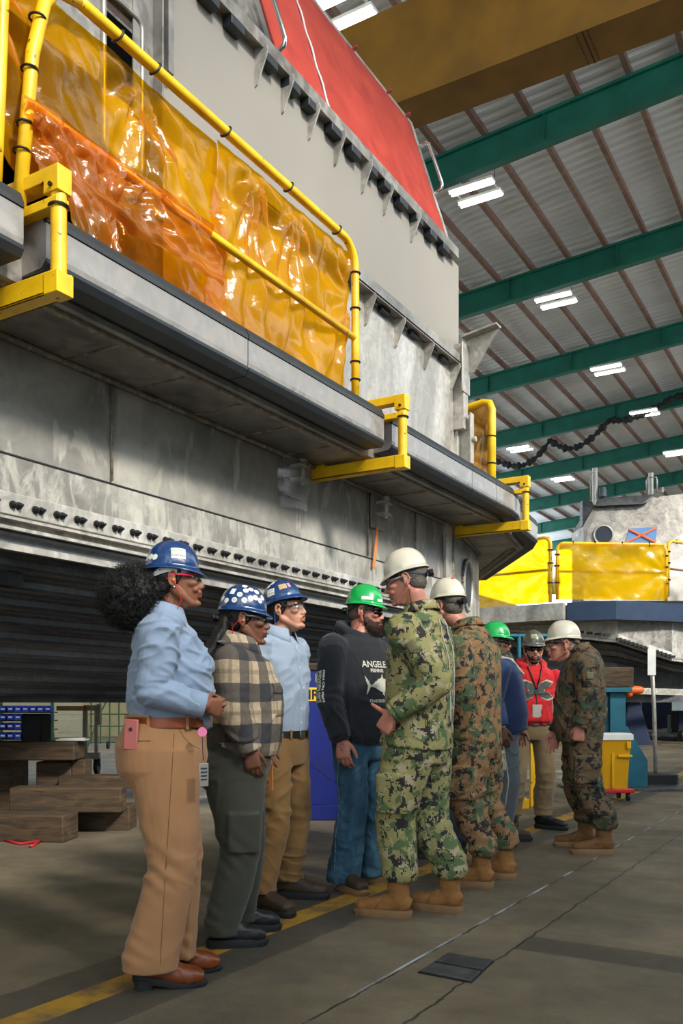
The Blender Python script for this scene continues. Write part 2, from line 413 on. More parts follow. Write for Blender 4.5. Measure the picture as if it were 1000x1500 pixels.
# lights
def hall_light(px,py,z,label,first=None):
    p=PZ(px,py,z) if py!=610 else PZ(944,606,z)
    if first is None:
        r=empty('ceiling_light',p); mb=MB()
        for y in (-.35,.35): mb.bx(-.68,.68,y-.17,y+.17,.03,.10)
        mb.bx(-.6,-.55,-.45,.45,.1,.13); mb.bx(.55,.6,-.45,.45,.1,.13)
        mb.build('housing',M['white'],r)
        for y in (-.43,-.27,.27,.43):
            m2=MB(); m2.cap((-.64,y,0),(.64,y,0),.035,n=10); m2.build('tube',M['tube'],r,smooth=True)
        for x in (-.58,.58): m3=MB(); m3.cyl((x,0,.12),(x,0,1.6),.01,6); m3.build('hanger',M['alu_dark'],r)
    else: r=dup(first,p)
    tag(r,label,'ceiling light','fluorescent lights under the roof'); return r
HL=hall_light(697,284,16.2,'large twin tube ceiling light nearest the red hatch covers')
for px,py,lb in ((814,441,'twin tube ceiling light hanging below the second green rafter'),(890,542,'twin tube ceiling light hanging below the third green rafter'),(945,610,'twin tube ceiling light beside the drooping dark cable'),
    (761,658,'twin tube ceiling light just right of the orange screened bow railing'),(824,702,'small twin tube ceiling light above the far craft posts'),(990,664,'twin tube ceiling light at the right edge of the picture'),(497,18,'bright twin tube ceiling light above the red covers, left of the crane girder')):
    hall_light(px,py,16.2,lb,HL)
for i in range(6): pass
# festooned cable
mb=MB(); pts=[]; rs=[]
A=PY(722,668,48); B=PY(1010,568,48)
for i in range(121):
    f=i/120; p=A.lerp(B,f); g3_=(f*3.2)%1.0; p.z-= .2+1.0*(1-(2*g3_-1)**2)*(.6+.4*math.sin(f*5)); pts.append(p); rs.append(.15+.05*math.sin(i*1.9)+.04*math.sin(i*.83))
mb.tube(pts,rs,8); o=mb.build('crane_cable',M['dark'],smooth=True,origin=A); tag(o,'dark bunched power cable drooping across the roof','cable')
# ================= main craft
CR=empty('hovercraft',(-6.5,5,1.1)); tag(CR,'large bare aluminium hovercraft hull on timber blocks towering over the people','hovercraft')
def cr(mb,name,mat,**k):
    o=mb.build(name,mat,CR,**k); o.matrix_parent_inverse=Matrix.Translation(-Vector(CR.location)); return o
hullpath=[(-4.4,-4),(-4.4,10.03),(-4.92,12.2),(-6.7,14.2)]
bump_in=[(-3.8,-4),(-3.8,10.0),(-4.2,12.05),(-6.1,15.0)]
# hull side
t=NT('hull_side_aluminium')
n1=t.noise(.8,detail=6,rough=.62,dist=.5); n2=t.noise(5,detail=6,rough=.65,dist=.8); n3=t.noise(3.2,detail=5,dist=.7,sc=(1,1.6,.6))
c=t.ramp(n1,[(.3,srgb('#747069')),(.5,srgb('#8f8b83')),(.66,srgb('#aca79b'))])
c=t.mix(t.ramp(n3,[(.56,(0,0,0)),(.62,(.8,.8,.8))]),c,srgb('#b9b3a6')); sz0=t.sep()[2]; sy0=t.sep()[1]; lowm=t.math('MULTIPLY',t.math('LESS_THAN',sz0,2.60),t.ramp(t.noise(4.5,detail=6,rough=.7,dist=.6,sc=(1,1.5,.6)),[(.46,(0,0,0)),(.56,(1,1,1))])); c=t.mix(t.math('MULTIPLY',lowm,.55),c,srgb('#cdc8bc')); pw=t.math('GREATER_THAN',t.math('FRACT',t.math('MULTIPLY',sy0,.43)),.9); c=t.mix(t.math('MULTIPLY',pw,.35),c,srgb('#c4beb2'))
c=t.mix(.6,c,t.ramp(n2,[(.4,(.68,.68,.68)),(.6,(1,1,1))]),'MULTIPLY')
t.col(c); t.set(.5,.22); r=t.ramp(n2,[(.35,(.38,)*3),(.65,(.6,)*3)]); t.link(r,t.bsdf.inputs['Roughness']); t.bump(n2,.15,.008)
M['hull']=t.mat
mb=MB(); mb.sweep([(0,2.15),(0,2.60),(-.012,2.60),(-.012,3.30),(-.3,3.30),(-.3,2.15)],hullpath); cr(mb,'hull_side',M['hull'])
mb=MB(); mb.sweep([(.018,2.24),(.018,2.37),(-.02,2.385),(-.02,2.24)],hullpath[:2]+[(-4.45,10.25)]); cr(mb,'bolt_strip',M['alu_white'],bevel=.004)
mb=MB(); mb.sweep([(.05,2.205),(.05,2.222),(-.02,2.222),(-.02,2.205)],hullpath[:2]); mb.sweep([(.03,2.15),(.03,2.17),(-.1,2.17),(-.1,2.15)],hullpath[:3]); cr(mb,'lower_flange',M['alu_white'])
proto=None
for i in range(41):
    y=2.72+.166*i
    if proto is None:
        b=MB()
        for dy in (-.022,.022):
            b.cyl((0,dy,0),(.028,dy,0),.017,6); b.cyl((-.01,dy,0),(.012,dy,0),.023,12); b.cyl((.02,dy,0),(.045,dy,0),.009,8)
        b.box((.004,0,0),(.01,.03,.012)); proto=b.build('bolt_pair',M['black'],CR,smooth='auto'); proto.matrix_parent_inverse=Matrix.Translation(-Vector(CR.location)); proto.location=(-4.382,y,2.30)
    else:
        c=proto.copy(); COL.objects.link(c); c.location=(-4.382,y,2.30)
# welds on hull
mb=MB(); mb.tube([(x+.012,y,3.285) for x,y in [(-4.4,-4),(-4.4,2),(-4.4,6),(-4.4,10.03)]]+[(-4.91,12.2,3.285)],.022,8)
for y in (4.35,7.9,9.0): mb.tube([(-4.395,y,3.3),(-4.395,y,2.62)],.010,6)
mb.tube([(-4.40,10.03,3.3),(-4.40,10.03,2.2)],.03,8); cr(mb,'weld_seam',M['weld'],smooth=True)
mb=MB(); mb.bx(-4.4,-4.394,-4,9.75,2.596,2.606); cr(mb,'lap_seam',M['dark'])
# vertical seam and stiffener at bow bend
mb=MB(); mb.bx(-4.41,-4.37,9.78,9.84,2.4,3.28); mb.bx(-4.41,-4.39,9.84,10.02,2.4,3.28); cr(mb,'edge_strap',M['alu_white'],bevel=.004)
# underside deck plate
def offs(path,o):
    m=MB(); m.sweep([(o,0)],path,closed=False); return [(v[0],v[1]) for v in m.v]
mb=MB(); mb.poly(bump_in+[(-9.5,15.0),(-9.5,-4)],3.30,3.58); cr(mb,'deck',M['alu'])
mb=MB()
for y in [-.4+.62*i for i in range(17)]: mb.tube([(-4.4,y,3.298),(-3.9,y,3.298)],.011,6)
mb.sweep([(-.10,3.28),(-.06,3.28),(-.06,3.30),(-.10,3.30)],bump_in)
for i in range(26):
    f=i/25; x=-4.22+(-5.95+4.22)*f; y=12.1+(14.85-12.1)*f; mb.box((x-.16,y-.08,3.295),(.22,.035,.012),-.6)
cr(mb,'underside_weld',M['weld'])
# bumper sections
prof=[(0,3.345),(.155,3.345),(.18,3.375),(.185,3.425),(.185,3.575),(.175,3.585),(.168,3.592),(.18,3.60),(.165,3.645),(0,3.645)]
def bumper(path,nm='bumper_section',mat=None):
    m=MB(); n=len(path)
    m.sweep(prof,path); o=cr(m,nm,[mat or M['bumper']]); 
    # top band and under lip in rubber
    m=MB(); m.sweep([(.166,3.575),(.192,3.580),(.188,3.61),(.165,3.660),(-.02,3.660),(-.02,3.646),(.16,3.646)],path); q=m.build('rubber_cap',M['bumper_dark'],o)
    m=MB(); m.sweep([(.0,3.335),(.165,3.335),(.189,3.372),(.190,3.392),(.186,3.392),(.15,3.35),(.0,3.345)],path); m.build('lower_seal',M['bumper_dark'],o)
    return o
bumper([(-3.8,-3),(-3.8,.2)]); bumper([(-3.8,.21),(-3.8,2.98)]); bumper([(-3.8,3.12),(-3.8,4.825)]); bumper([(-3.8,4.835),(-3.8,6.78)])
bumper([(-3.8,6.93),(-3.8,8.76)]); bumper([(-3.8,8.77),(-3.8,9.45)]); bumper([(-3.8,9.46),(-3.8,10.0),(-3.83,10.25),(-3.9,10.5),(-4.02,10.75)])
bumper([(-4.04,11.0),(-4.16,11.95),(-4.3,12.25)]); bumper([(-4.3,12.26),(-6.1,15.0)])
# stepped ribs under the hull
n=10
for k in range(n):
    x0=-4.42-.19*k; z0=2.16-.098*k; ye=[10.4,10.3,10.2,10.0,9.75,9.5,9.35,9.2,9.1,9.0][k]
    mb=MB(); mb.sweep([(0,z0),(0,z0-.02),(-.03,z0-.035),(-.03,z0-.075),(-.012,z0-.098),(-.25,z0-.098),(-.25,z0)],[(x0,-4),(x0,ye)])
    cr(mb,'bottom_rib',M['rib'] if k!=1 else M['rib'])
mb=MB(); mb.sweep([(.012,2.075),(.012,2.035),(-.02,2.035),(-.02,2.075)],[(-4.42,-4),(-4.42,10.4)]); mb.bx(-5.3,-4.6,10.28,10.36,1.98,2.1); cr(mb,'rub_strip',M['alu_white'])  # pale strip paints in the bright lit lip of the first rib
for k in range(3,8):
    x0=-4.42-.19*k; z0=2.16-.098*k; mb=MB(); mb.bx(x0-.3,x0+.02,[0,0,0,10.0,9.75,9.5,9.35,9.2][k],[0,0,0,10.0,9.75,9.5,9.35,9.2][k]+.05,z0-.1,z0-.01); cr(mb,'rib_end_cap',M['alu_white'])  # paler metal here puts the lit rib end faces into the colour
mb=MB(); mb.bx(-12,-6.25,-4,8.9,1.13,1.35); mb.bx(-6.3,-6.2,-4,8.95,1.125,1.3); cr(mb,'keel_slab',M['alu_dark'])
mb=MB(); mb.bx(-12,-6.1,-4,10,1.35,3.3); cr(mb,'hull_core',M['rib'])
mb=MB(); v=[(-4.55,10.3,2.15),(-4.92,12.2,2.2),(-6.7,14.2,2.2),(-8,14.2,2.2),(-8,9.2,1.3),(-6.2,9.2,1.25),(-5.2,10.2,1.8)]
mb.add(v,[tuple(range(7))]); mb.add([(a,b,c+.05) for a,b,c in v],[tuple(range(7))]); cr(mb,'bow_ramp_plate',M['alu'])
# small dark square pockets in ribs
mb=MB()
for px,py in ((58,905),(147,877)):
    p=PX(px*1/1,py,-4.9); 
for (x,y,z) in ((-4.98,3.05,1.83),(-4.80,3.75,1.93)): mb.bx(x,x+.1,y,y+.12,z-.05,z+.05)
cr(mb,'drain_pocket',M['alu_dark'])
# porthole in bow chamfer
d=Vector((-4.92+4.4,12.2-10.03,0)); L=d.length; d.normalize(); nrm=Vector((d.y,-d.x,0))
c=Vector((-4.4,10.03,0))+d*(L*.53)+Vector((0,0,2.78))+nrm*.005
c=PX(682,858,-4.67); 
mb=MB()
def ringpts(c,r1,r2,n=40): return [c+d*(r1*math.cos(2*math.pi*i/n))+Vector((0,0,r2*math.sin(2*math.pi*i/n))) for i in range(n)]
f=((c-Vector((-4.4,10.03,0))).dot(d))
c=Vector((-4.4,10.03,0))+d*f; c.z=CAMZ+ (1030-858)/1300*(-SN*c.x+CS*c.y)
mb.tube([p+nrm*.01 for p in ringpts(c,.33,.33)],.028,8,closed=True); ph=cr(mb,'porthole_ring',M['alu_white'],smooth=True)
mb=MB(); mb.cyl(c-nrm*.01,c+nrm*.012,.30,40); cr(mb,'porthole_glass',simple('dark_porthole_glass','#2c3338',.7,0,.1,3))
mb=MB(); 
for i in range(24): 
    a=2*math.pi*i/24; q=c+d*(.35*math.cos(a))+Vector((0,0,.35*math.sin(a)))+nrm*.0; mb.cyl(q,q+nrm*.02,.012,6)
cr(mb,'porthole_bolt',M['alu_dark'])
# pad eye lugs on hull side
def lug(px,py):
    p=PX(px,py,-4.36)
    m=MB(); m.bx(p.x-.04,p.x-.02,p.y-.14,p.y+.14,p.z-.22,p.z+.22); 
    base=cr(m,'lug_plate',M['alu'],bevel=.005)
    m=MB()
    for dz in (.05,-.07): m.box((p.x+.03,p.y+.03,p.z+dz),(.12,.16,.03))
    m.cyl((p.x+.05,p.y+.05,p.z-.11),(p.x+.05,p.y+.05,p.z+.1),.025,10); m.cyl((p.x+.05,p.y+.05,p.z+.09),(p.x+.05,p.y+.05,p.z+.12),.04,10)
    o=m.build('lug',M['alu_white'],base,bevel=.005); return p
p1=lug(432,692); p2=lug(556,744)
mb=MB(); 
vs=[];fs=[];nu,nv=10,14
for j in range(nv+1):
    for i in range(nu+1):
        y=p1.y-.20+.38*i/nu; z=p1.z+.16-.50*j/nv; e=min(i,nu-i)/nu*2
        vs.append((-4.395+.16*min(1,e*2)*(1-.5*abs(j/nv-.4))+.02*noise.noise(Vector((y*8,z*8,0))),y+.02*noise.noise(Vector((z*9,1,0))),z))
for j in range(nv):
    for i in range(nu): fs.append((j*(nu+1)+i,j*(nu+1)+i+1,(j+1)*(nu+1)+i+1,(j+1)*(nu+1)+i))
mb.add(vs,fs); o=mb.build('plastic_cover',M['clear_film'],smooth=True,origin=p1); tag(o,'clear crumpled plastic bag taped over the nearer hull lug','plastic cover')
# white scraped patch + orange strap
a=PX(553,770,-4.37); b=PX(547,832,-4.37)
mb=MB(); mb.beam(a,b,.045,.008,(1,0,0)); o=mb.build('orange_tape',simple('orange_tape_cloth','#d8843e',.7),origin=a); tag(o,'orange tape strip hanging on the hull below the second lug','tape strip')
# ---------- deck house
XH=-4.5; YE=10.45
def ph_(px,py,off=0): return PX(px,py,XH+off)
mb=MB(); mb.bx(XH-.05,XH,3.2,YE,3.58,5.34); mb.bx(-8.5,XH-.05,YE-.06,YE,3.58,6.67); cr(mb,'house_lower_wall',M['alu_white'])
mb=MB(); mb.bx(XH-.05,XH+.002,4.97,YE,5.34,6.67); cr(mb,'house_side_panel',M['plain_grey'])
# frame with window opening to the left
w0=PX(150,60,XH); w1=PX(206,60,XH); ytop=PX(178,8,XH).z; ybot=4.9
mb=MB(); mb.bx(XH-.05,XH,2.0,w0.y,3.58,6.67); mb.bx(XH-.05,XH,w1.y,4.97,3.58,6.67); mb.bx(XH-.05,XH,w0.y,w1.y,ytop,6.67); mb.bx(XH-.05,XH,w0.y,w1.y,3.58,ybot)
cr(mb,'house_window_wall',M['alu'])
mb=MB(); r=.06
cy=[(w0.y+r,ybot+r),(w1.y-r,ybot+r),(w1.y-r,ytop-r),(w0.y+r,ytop-r)]; pts=[]
for q,(y,z) in enumerate(cy):
    for k in range(5): an=math.pi*(1+q/2)+math.pi/2*k/4; pts.append((XH+.01,y+r*math.cos(an),z+r*math.sin(an)))
mb.tube(pts,.022,8,closed=True); cr(mb,'window_frame',M['alu'],smooth=True)
mb=MB(); mb.bx(XH-.6,XH-.5,w0.y-.5,w1.y+.5,ybot-.4,ytop+.4); cr(mb,'cabin_interior',M['dark'])  # near-black slab behind the opening paints in the unlit cabin
mb=MB(); yq=PX(222,50,XH).y
for yy in (yq,): mb.bx(XH,XH+.10,yy,yy+.02,5.0,6.67); mb.bx(XH,XH+.012,yy-.2,yy+.0,5.3,6.67)
yb=PX(240,50,XH).y; mb.bx(XH,XH+.09,yb-.05,yb+.01,5.75,6.67); mb.bx(XH,XH+.02,yb-.13,yb+.04,5.72,5.95)
cr(mb,'wall_stiffener',M['alu'])
# upper flange + brackets + clips
zf=6.67
mb=MB(); mb.bx(XH-.02,XH+.10,2.5,PX(661,386,XH).y,zf,zf+.02); mb.bx(XH+.085,XH+.10,2.5,PX(661,386,XH).y,zf-.015,zf+.10); cr(mb,'upper_flange',M['alu'])
zl=5.34; yfl=PX(667,548,XH).y
mb=MB(); mb.bx(XH-.02,XH+.12,5.8,yfl,zl,zl+.02); mb.bx(XH+.1,XH+.12,5.8,yfl,zl-.01,zl+.12); cr(mb,'lower_flange_rail',M['alu'])
def gusset(y,z,up,nm='gusset_plate'):
    s_=-1 if up else 1
    poly=[(0,0),(.13,0),(.14,.05),(.03,.30),(0,.32)] if up else [(0,0),(.14,.04),(.15,.09),(.05,.33),(0,.36)]
    m=MB(); 
    if up: m.prism(poly,(XH,y,z),(1,0,0),(0,0,-1),(0,.015,0))
    else: m.prism([(0,0),(.05,0),(.15,.14),(.15,.20),(.03,.36),(0,.36)],(XH,y,z),(1,0,0),(0,0,1),(0,.015,0))
    o=cr(m,nm,M['alu_white']); return o
for px in (372,411,450,488,528,560,600): gusset(PX(px,200,XH).y,zf,True)
for px in (533,577,620,659): gusset(PX(px,500,XH).y,zl,True)
for px in (520,614,653): gusset(PX(px,600,XH).y,3.62,False)
mb=None
for px in (296,334,384,418,446,480,509,534,557,580,603,624,643): 
    y=PX(px,200,XH).y; m=MB(); m.bx(XH+.0,XH+.10,y-.08,y+.10,zf-.09,zf-.005); cr(m,'mounting_clip',M['bumper_dark'],bevel=.008)
for px in (538,557,583,600,627,645): 
    y=PX(px,500,XH).y; m=MB(); m.bx(XH+.0,XH+.06,y-.07,y+.12,zl-.06,zl-.005); cr(m,'mounting_clip',M['bumper_dark'],bevel=.008)
# sloped upper side with red covers
Bq=Vector((XH,10.24,zf+.02)); Tq=Vector((-5.08,10.24,8.53)); up=(Tq-Bq); Lh=up.length; upn=up.normalized(); outn=Vector((upn.z,0,-upn.x))
def S(y,f,o=0): return Vector((XH,y,zf+.02))+up*f+outn*o
def slab(y0,y1,f0,f1,o0,o1,y0t=None,y1t=None):
    y0t=y0 if y0t is None else y0t; y1t=y1 if y1t is None else y1t
    vs=[S(y0,f0,o0),S(y1,f0,o0),S(y1t,f1,o0),S(y0t,f1,o0),S(y0,f0,o1),S(y1,f0,o1),S(y1t,f1,o1),S(y0t,f1,o1)]
    return vs,[(0,1,2,3),(7,6,5,4),(0,4,5,1),(1,5,6,2),(2,6,7,3),(3,7,4,0)]
def yS(px,py):
    # intersect pixel ray with sloped plane
    o=Vector((0,0,CAMZ)); r=P(px,py,1)-o; p0=Vector((XH,0,zf+.02)); tt=(p0-o).dot(outn)/r.dot(outn); q=o+r*tt
    return q.y,(q-p0).dot(upn)/Lh
mb=MB(); mb.add(*slab(1.5,10.24,0,1.0,-.05,0)); cr(mb,'house_upper_wall',M['alu'])
mb=MB(); mb.add(*slab(1.5,10.26,.985,1.02,-.05,.035)); mb.add(*slab(1.5,10.26,0,.03,0,.03)); mb.add(*slab(10.17,10.26,0,1.0,0,.035)); cr(mb,'cover_edge_frame',M['alu_white'])
yl0,f0=yS(405,103); yl1,f1=yS(391,2); ys0,_=yS(477,163); ys1,_=yS(455,25)
ylb=yl0; ylt=ylb+ (yl1-yl0)*1.0
mb=MB()
mb.add(*slab(ylb-.10,ylb,0.03,1,0,.03)); mb.add(*slab(ylb-.9,ylb-.84,0.03,1,0,.05)); mb.add(*slab(ylb-.5,ylb-.46,0.03,1,0,.04)); cr(mb,'upper_wall_rib',M['alu'])
mb=MB(); mb.add(*slab(ylb+.02,ys0-.015,.04,.98,.005,.04,None,ys0-.015)); cr(mb,'red_cover',M['red_panel'],bevel=.01)
mb=MB(); mb.add(*slab(ys0+.015,10.14,.04,.98,.005,.04)); cr(mb,'red_cover',M['red_panel'],bevel=.01)
mb=MB(); mb.tube([S(ys0,f_,.045+.006*math.sin(f_*30)) for f_ in [i/20 for i in range(1,20)]],.012,6); cr(mb,'cover_lashing',M['white'],smooth=True)
def handle(yc,fa,fb,ex):
    pts=[]
    a=S(yc,fa,.02); b=S(yc,fb,.02); 
    P0=[a,a+outn*ex*.8,a+outn*ex+(b-a)*.08,b+outn*ex-(b-a)*.08,b+outn*ex*.8,b]
    m=MB(); m.tube(P0,.022,10); return cr(m,'grab_handle',M['chrome'],smooth=True)
handle(ylb-.02,.08,.42,.15)
handle(10.22,.46,.82,.15)
mb=MB(); 
for px,py in ((513,75),(562,134),(590,170)):
    y,_=yS(px,py); p=S(y,1.0,.03); mb.cyl(p,p+Vector((.06,0,.02)),.022,8)
cr(mb,'edge_peg',simple('red_peg','#a8423a',.5),smooth='auto')
# corner bracket stack at bow edge of house
yc=YE-.02
p=PX(676,480,XH+.05)
mb=MB(); mb.bx(XH-.02,XH+.14,yc-.14,yc-.0,4.55,5.62); mb.bx(XH+.13,XH+.15,yc-.2,yc+.04,5.0,5.62); cr(mb,'corner_post',M['alu_white'],bevel=.006)
mb=MB(); mb.prism([(0,0),(.42,.06),(.10,-.42),(-.05,-.42)],(XH+.12,yc,5.70),(1,0,0),(0,0,1),(0,.02,0)); mb.prism([(0,0),(.46,.07),(.46,.09),(0,.03)],(XH+.10,yc-.12,5.70),(1,0,0),(0,0,1),(0,.16,0)); cr(mb,'corner_wing_plate',M['alu_white'])
mb=MB(); mb.bx(XH+.02,XH+.22,yc-.02,yc+.0,4.12,4.75); mb.bx(XH+.20,XH+.22,yc-.1,yc,4.12,4.75); mb.bx(XH,XH+.04,yc-.1,yc,3.6,4.9); mb.cyl((XH+.2,yc-.05,4.42),(XH+.27,yc-.05,4.42),.035,10); cr(mb,'corner_lower_bracket',M['alu_white'],bevel=.004)

# ---------- clamps
def clamp(Y,label,first=None):
    if first: r=dup(first,(-3.5,Y,3.2))
    else:
        r=empty('clamp_bracket',(-3.5,Y,3.2))
        m=MB(); m.cyl((0,0,0),(0,0,.52),.040,16); m.build('post',M['yellow'],r,smooth='auto')
        m=MB(); m.bx(-.95,.045,-.05,-.035,-.035,.075); m.bx(-.95,.045,.035,.05,-.035,.075); m.bx(-.95,.045,-.05,.05,-.035,-.02); m.bx(-.05,.048,-.054,.054,-.04,.07); m.bx(-.95,-.78,-.04,.04,.06,.10); m.build('lower_arm',M['yellow'],r,bevel=.004)
        m=MB(); m.bx(-.6,.04,-.045,.045,.53,.60); m.bx(-.06,.045,-.046,.046,.47,.60); m.build('upper_arm',M['yellow'],r,bevel=.004)
        m=MB(); m.bx(-.75,.03,-.04,.04,.40,.45); m.bx(-.6,-.55,-.04,.04,.45,.53); m.build('cross_arm',M['yellow'],r,bevel=.004)
        m=MB(); m.tube([(.047*math.cos(a),.047*math.sin(a),.41) for a in [2*math.pi*i/16 for i in range(16)]],.008,6,closed=True); m.build('collar_ring',M['black'],r)
        for sg in (-1,1): m=MB(); m.cyl((-.0,sg*.05,.5),(0,sg*.062,.5),.012,8); m.build('bolt',M['black'],r)
    tag(r,label,'clamp','yellow rail clamps hooked round the deck edge'); return r
c0=clamp(3.10,'yellow steel rail clamp at the left edge, under the leaning rail post')
clamp(6.91,'middle of three yellow rail clamps on the deck edge, below the grey deck house',c0)
clamp(10.12,'yellow steel rail clamp nearest the bow corner, above the porthole',c0)
# ---------- guard rails
XR_=-3.74
def arc(c,r,a0,a1,ex,ez,n=8): return [Vector(c)+Vector(ex)*(r*math.cos(a0+(a1-a0)*i/n))+Vector(ez)*(r*math.sin(a0+(a1-a0)*i/n)) for i in range(n+1)]
def ties(m,pts,n=3):
    for p in pts: m.box(p,(.075,.018,.075))
g=empty('guard_rail',(XR_,4.8,3.65)); tag(g,'long yellow tubular guard rail with two posts along the near deck edge','guard rail')
def gr(m,nm,mat=M['yellow']): 
    o=m.build(nm,mat,g,smooth=True); o.matrix_parent_inverse=Matrix.Translation(-Vector(g.location)); return o
zt=4.98; yR=6.5; yL=3.17
m=MB(); m.tube([(XR_,yL+.28,zt)]+[(XR_,y,zt) for y in (3.5,4.5,5.5,yR-.2)]+arc((XR_,yR-.2,zt-.2),.2,math.pi/2,0,(0,1,0),(0,0,1))[1:]+[(XR_,yR,4.2),(XR_,yR,3.6)],.034,14); gr(m,'top_rail')
m=MB(); m.tube([(XR_,yL+.28,zt),(XR_,yL+.13,zt-.04),(XR_,yL+.05,zt-.16),(XR_,yL-.03,4.5),(XR_,yL-.12,3.6)],.036,14); gr(m,'leaning_post')
m=MB(); m.tube([(XR_,yL-.05,4.22),(XR_,yR,4.20)],.028,12); gr(m,'mid_rail')
CI=[2*math.pi*i/12 for i in range(12)]
for (x_,y_,z_,ax) in [(XR_,y,zt,0) for y in (3.75,4.06,4.75,5.5,6.2)]+[(XR_,yR,z,1) for z in (4.75,4.45,4.0,3.85)]+[(XR_,y,z,1) for z,y in ((4.7,yL),(4.4,yL-.05),(4.1,yL-.08),(3.95,yL-.1))]:
    m=MB(); m.tube([(x_+.041*math.cos(a),y_+(.041*math.sin(a) if ax else .02*math.sin(a)),z_+(0 if ax else .041*math.sin(a))) for a in CI],.007,5,closed=True); gr(m,'cable_tie',M['black'])
g2=empty('guard_rail',(XR_,2.0,3.65)); tag(g2,'curved end of a yellow guard rail at the top left corner, wrapped in amber film','guard rail')
m=MB(); m.tube([(XR_-.02,0,4.95),(XR_-.02,2.72,4.95)]+arc((XR_-.02,2.72,4.70),.25,math.pi/2,0,(0,1,0),(0,0,1))[1:]+[(XR_-.02,2.95,4.2),(XR_-.02,2.92,3.6)],.034,14)
o=m.build('top_rail',M['yellow'],g2,smooth=True); o.matrix_parent_inverse=Matrix.Translation(-Vector(g2.location))
g3=empty('guard_rail',(-4.19,10.8,3.62)); tag(g3,'yellow guard rail end post rising behind the deck house at the bow','guard rail')
m=MB(); m.tube([(-4.19,10.8,3.6),(-4.19,10.8,4.9),(-4.22,10.8,4.98),(-4.3,10.8,5.0),(-4.6,10.8,4.96),(-6.2,10.8,4.9)],.055,12); o=m.build('rail_tube',M['yellow'],g3,smooth=True); o.matrix_parent_inverse=Matrix.Translation(-Vector(g3.location))
for z in (3.95,4.2,4.55): m=MB(); m.tube([(-4.19+.06*math.cos(a),10.8+.06*math.sin(a),z) for a in CI],.008,5,closed=True); o=m.build('cable_tie',M['black'],g3); o.matrix_parent_inverse=Matrix.Translation(-Vector(g3.location))
# ---------- film sheets
def film(name,corners,mat,label,nu=70,nv=40,amp=.035,seed=0,ties=(),cat='plastic sheet',thick=None,sag=0):
    """corners a,b (top) c,d (bottom) world; crease folds radiate from tie points (u,v)"""
    A,B,C_,D=[Vector(x) for x in corners]; nn=(B-A).cross(C_-A).normalized(); vs=[];fs=[]
    for j in range(nv+1):
        v=j/nv
        for i in range(nu+1):
            u=i/nu; p=A.lerp(B,u).lerp(C_.lerp(D,u),v)
            h=noise.noise(Vector((u*5+seed,v*3,seed)))*amp*1.2+noise.noise(Vector((u*17+seed,v*9,2)))*amp*.35
            q=noise.noise(Vector((u*9+seed,v*5+3,seed*2)));h+=(1-abs(q)*3)*amp*.4 if abs(q)<.33 else 0
            for (tu,tv,st) in ties:
                du,dv=(u-tu)*3,(v-tv); rr=math.hypot(du,dv); an=math.atan2(dv,du)
                h+=st*amp*math.sin(an*11+seed)*min(1,rr*4)*math.exp(-rr*1.6)
            edge=min(1,v*10)
            p=p+nn*h*(.3+.7*edge); p.z-=sag*math.sin(math.pi*u)*(1-v)*.5
            vs.append(p)
    for j in range(nv):
        for i in range(nu): a=j*(nu+1)+i; fs.append((a,a+1,a+nu+2,a+nu+1))
    m=MB(); m.add(vs,fs); o=m.build(name,mat,smooth=True,origin=A,fix=False); tag(o,label,cat); return o
XS=XR_-.045
film('amber_sheet',[(XS,4.72,4.93),(XS,6.46,4.93),(XS-.02,4.62,3.66),(XS,6.46,3.66)],M['sheet'],'amber plastic sheet on the right half of the near guard rail',seed=3,ties=((0.25,0,1.5),(.55,0,1),(1,.3,.8)),amp=.05)
film('amber_sheet',[(XS-.03,2.75,4.95),(XS-.03,4.75,4.93),(XS-.03,2.75,3.95),(XS-.05,4.95,3.66)],M['sheet'],'creased amber plastic sheet on the left half of the near guard rail',seed=9,ties=((0.02,.15,2.2),(.65,0,1.0)),amp=.06)
film('orange_wrap',[(XS+.10,3.05,4.22),(XS+.11,4.55,4.24),(XS+.10,3.15,3.85),(XS+.12,4.65,3.88)],M['sheet_o'],'crumpled orange plastic folded over the mid rail above the dark bumper',seed=5,amp=.05,nu=60,nv=24,ties=((.1,0,1),(.6,0,1)))
film('orange_wrap',[(XS+.12,3.10,4.18),(XS+.12,3.72,4.20),(XS+.12,3.42,3.60),(XS+.13,3.68,3.55)],M['sheet_o'],'pointed flap of orange plastic hanging beside the left yellow clamp',seed=8,amp=.05,nu=24,nv=24,ties=((.1,0,1),(.9,0,1)))
film('amber_sheet',[(XS,1.2,4.9),(XS,2.36,4.9),(XS,1.2,3.66),(XS,2.4,3.66)],M['sheet'],'amber plastic sheet wrapped at the top left corner beside the leaning post',seed=12,ties=((1,.2,1.5),),amp=.06,nu=40,nv=40)
film('orange_sheet',[(-5.1,10.78,4.86),(-4.22,10.78,4.96),(-5.1,10.78,3.62),(-4.22,10.78,3.62)],M['sheet_o'],'orange plastic sheet tied to the rail post at the bow',seed=2,ties=((1,0,1.5),),amp=.05,nu=30,nv=30)
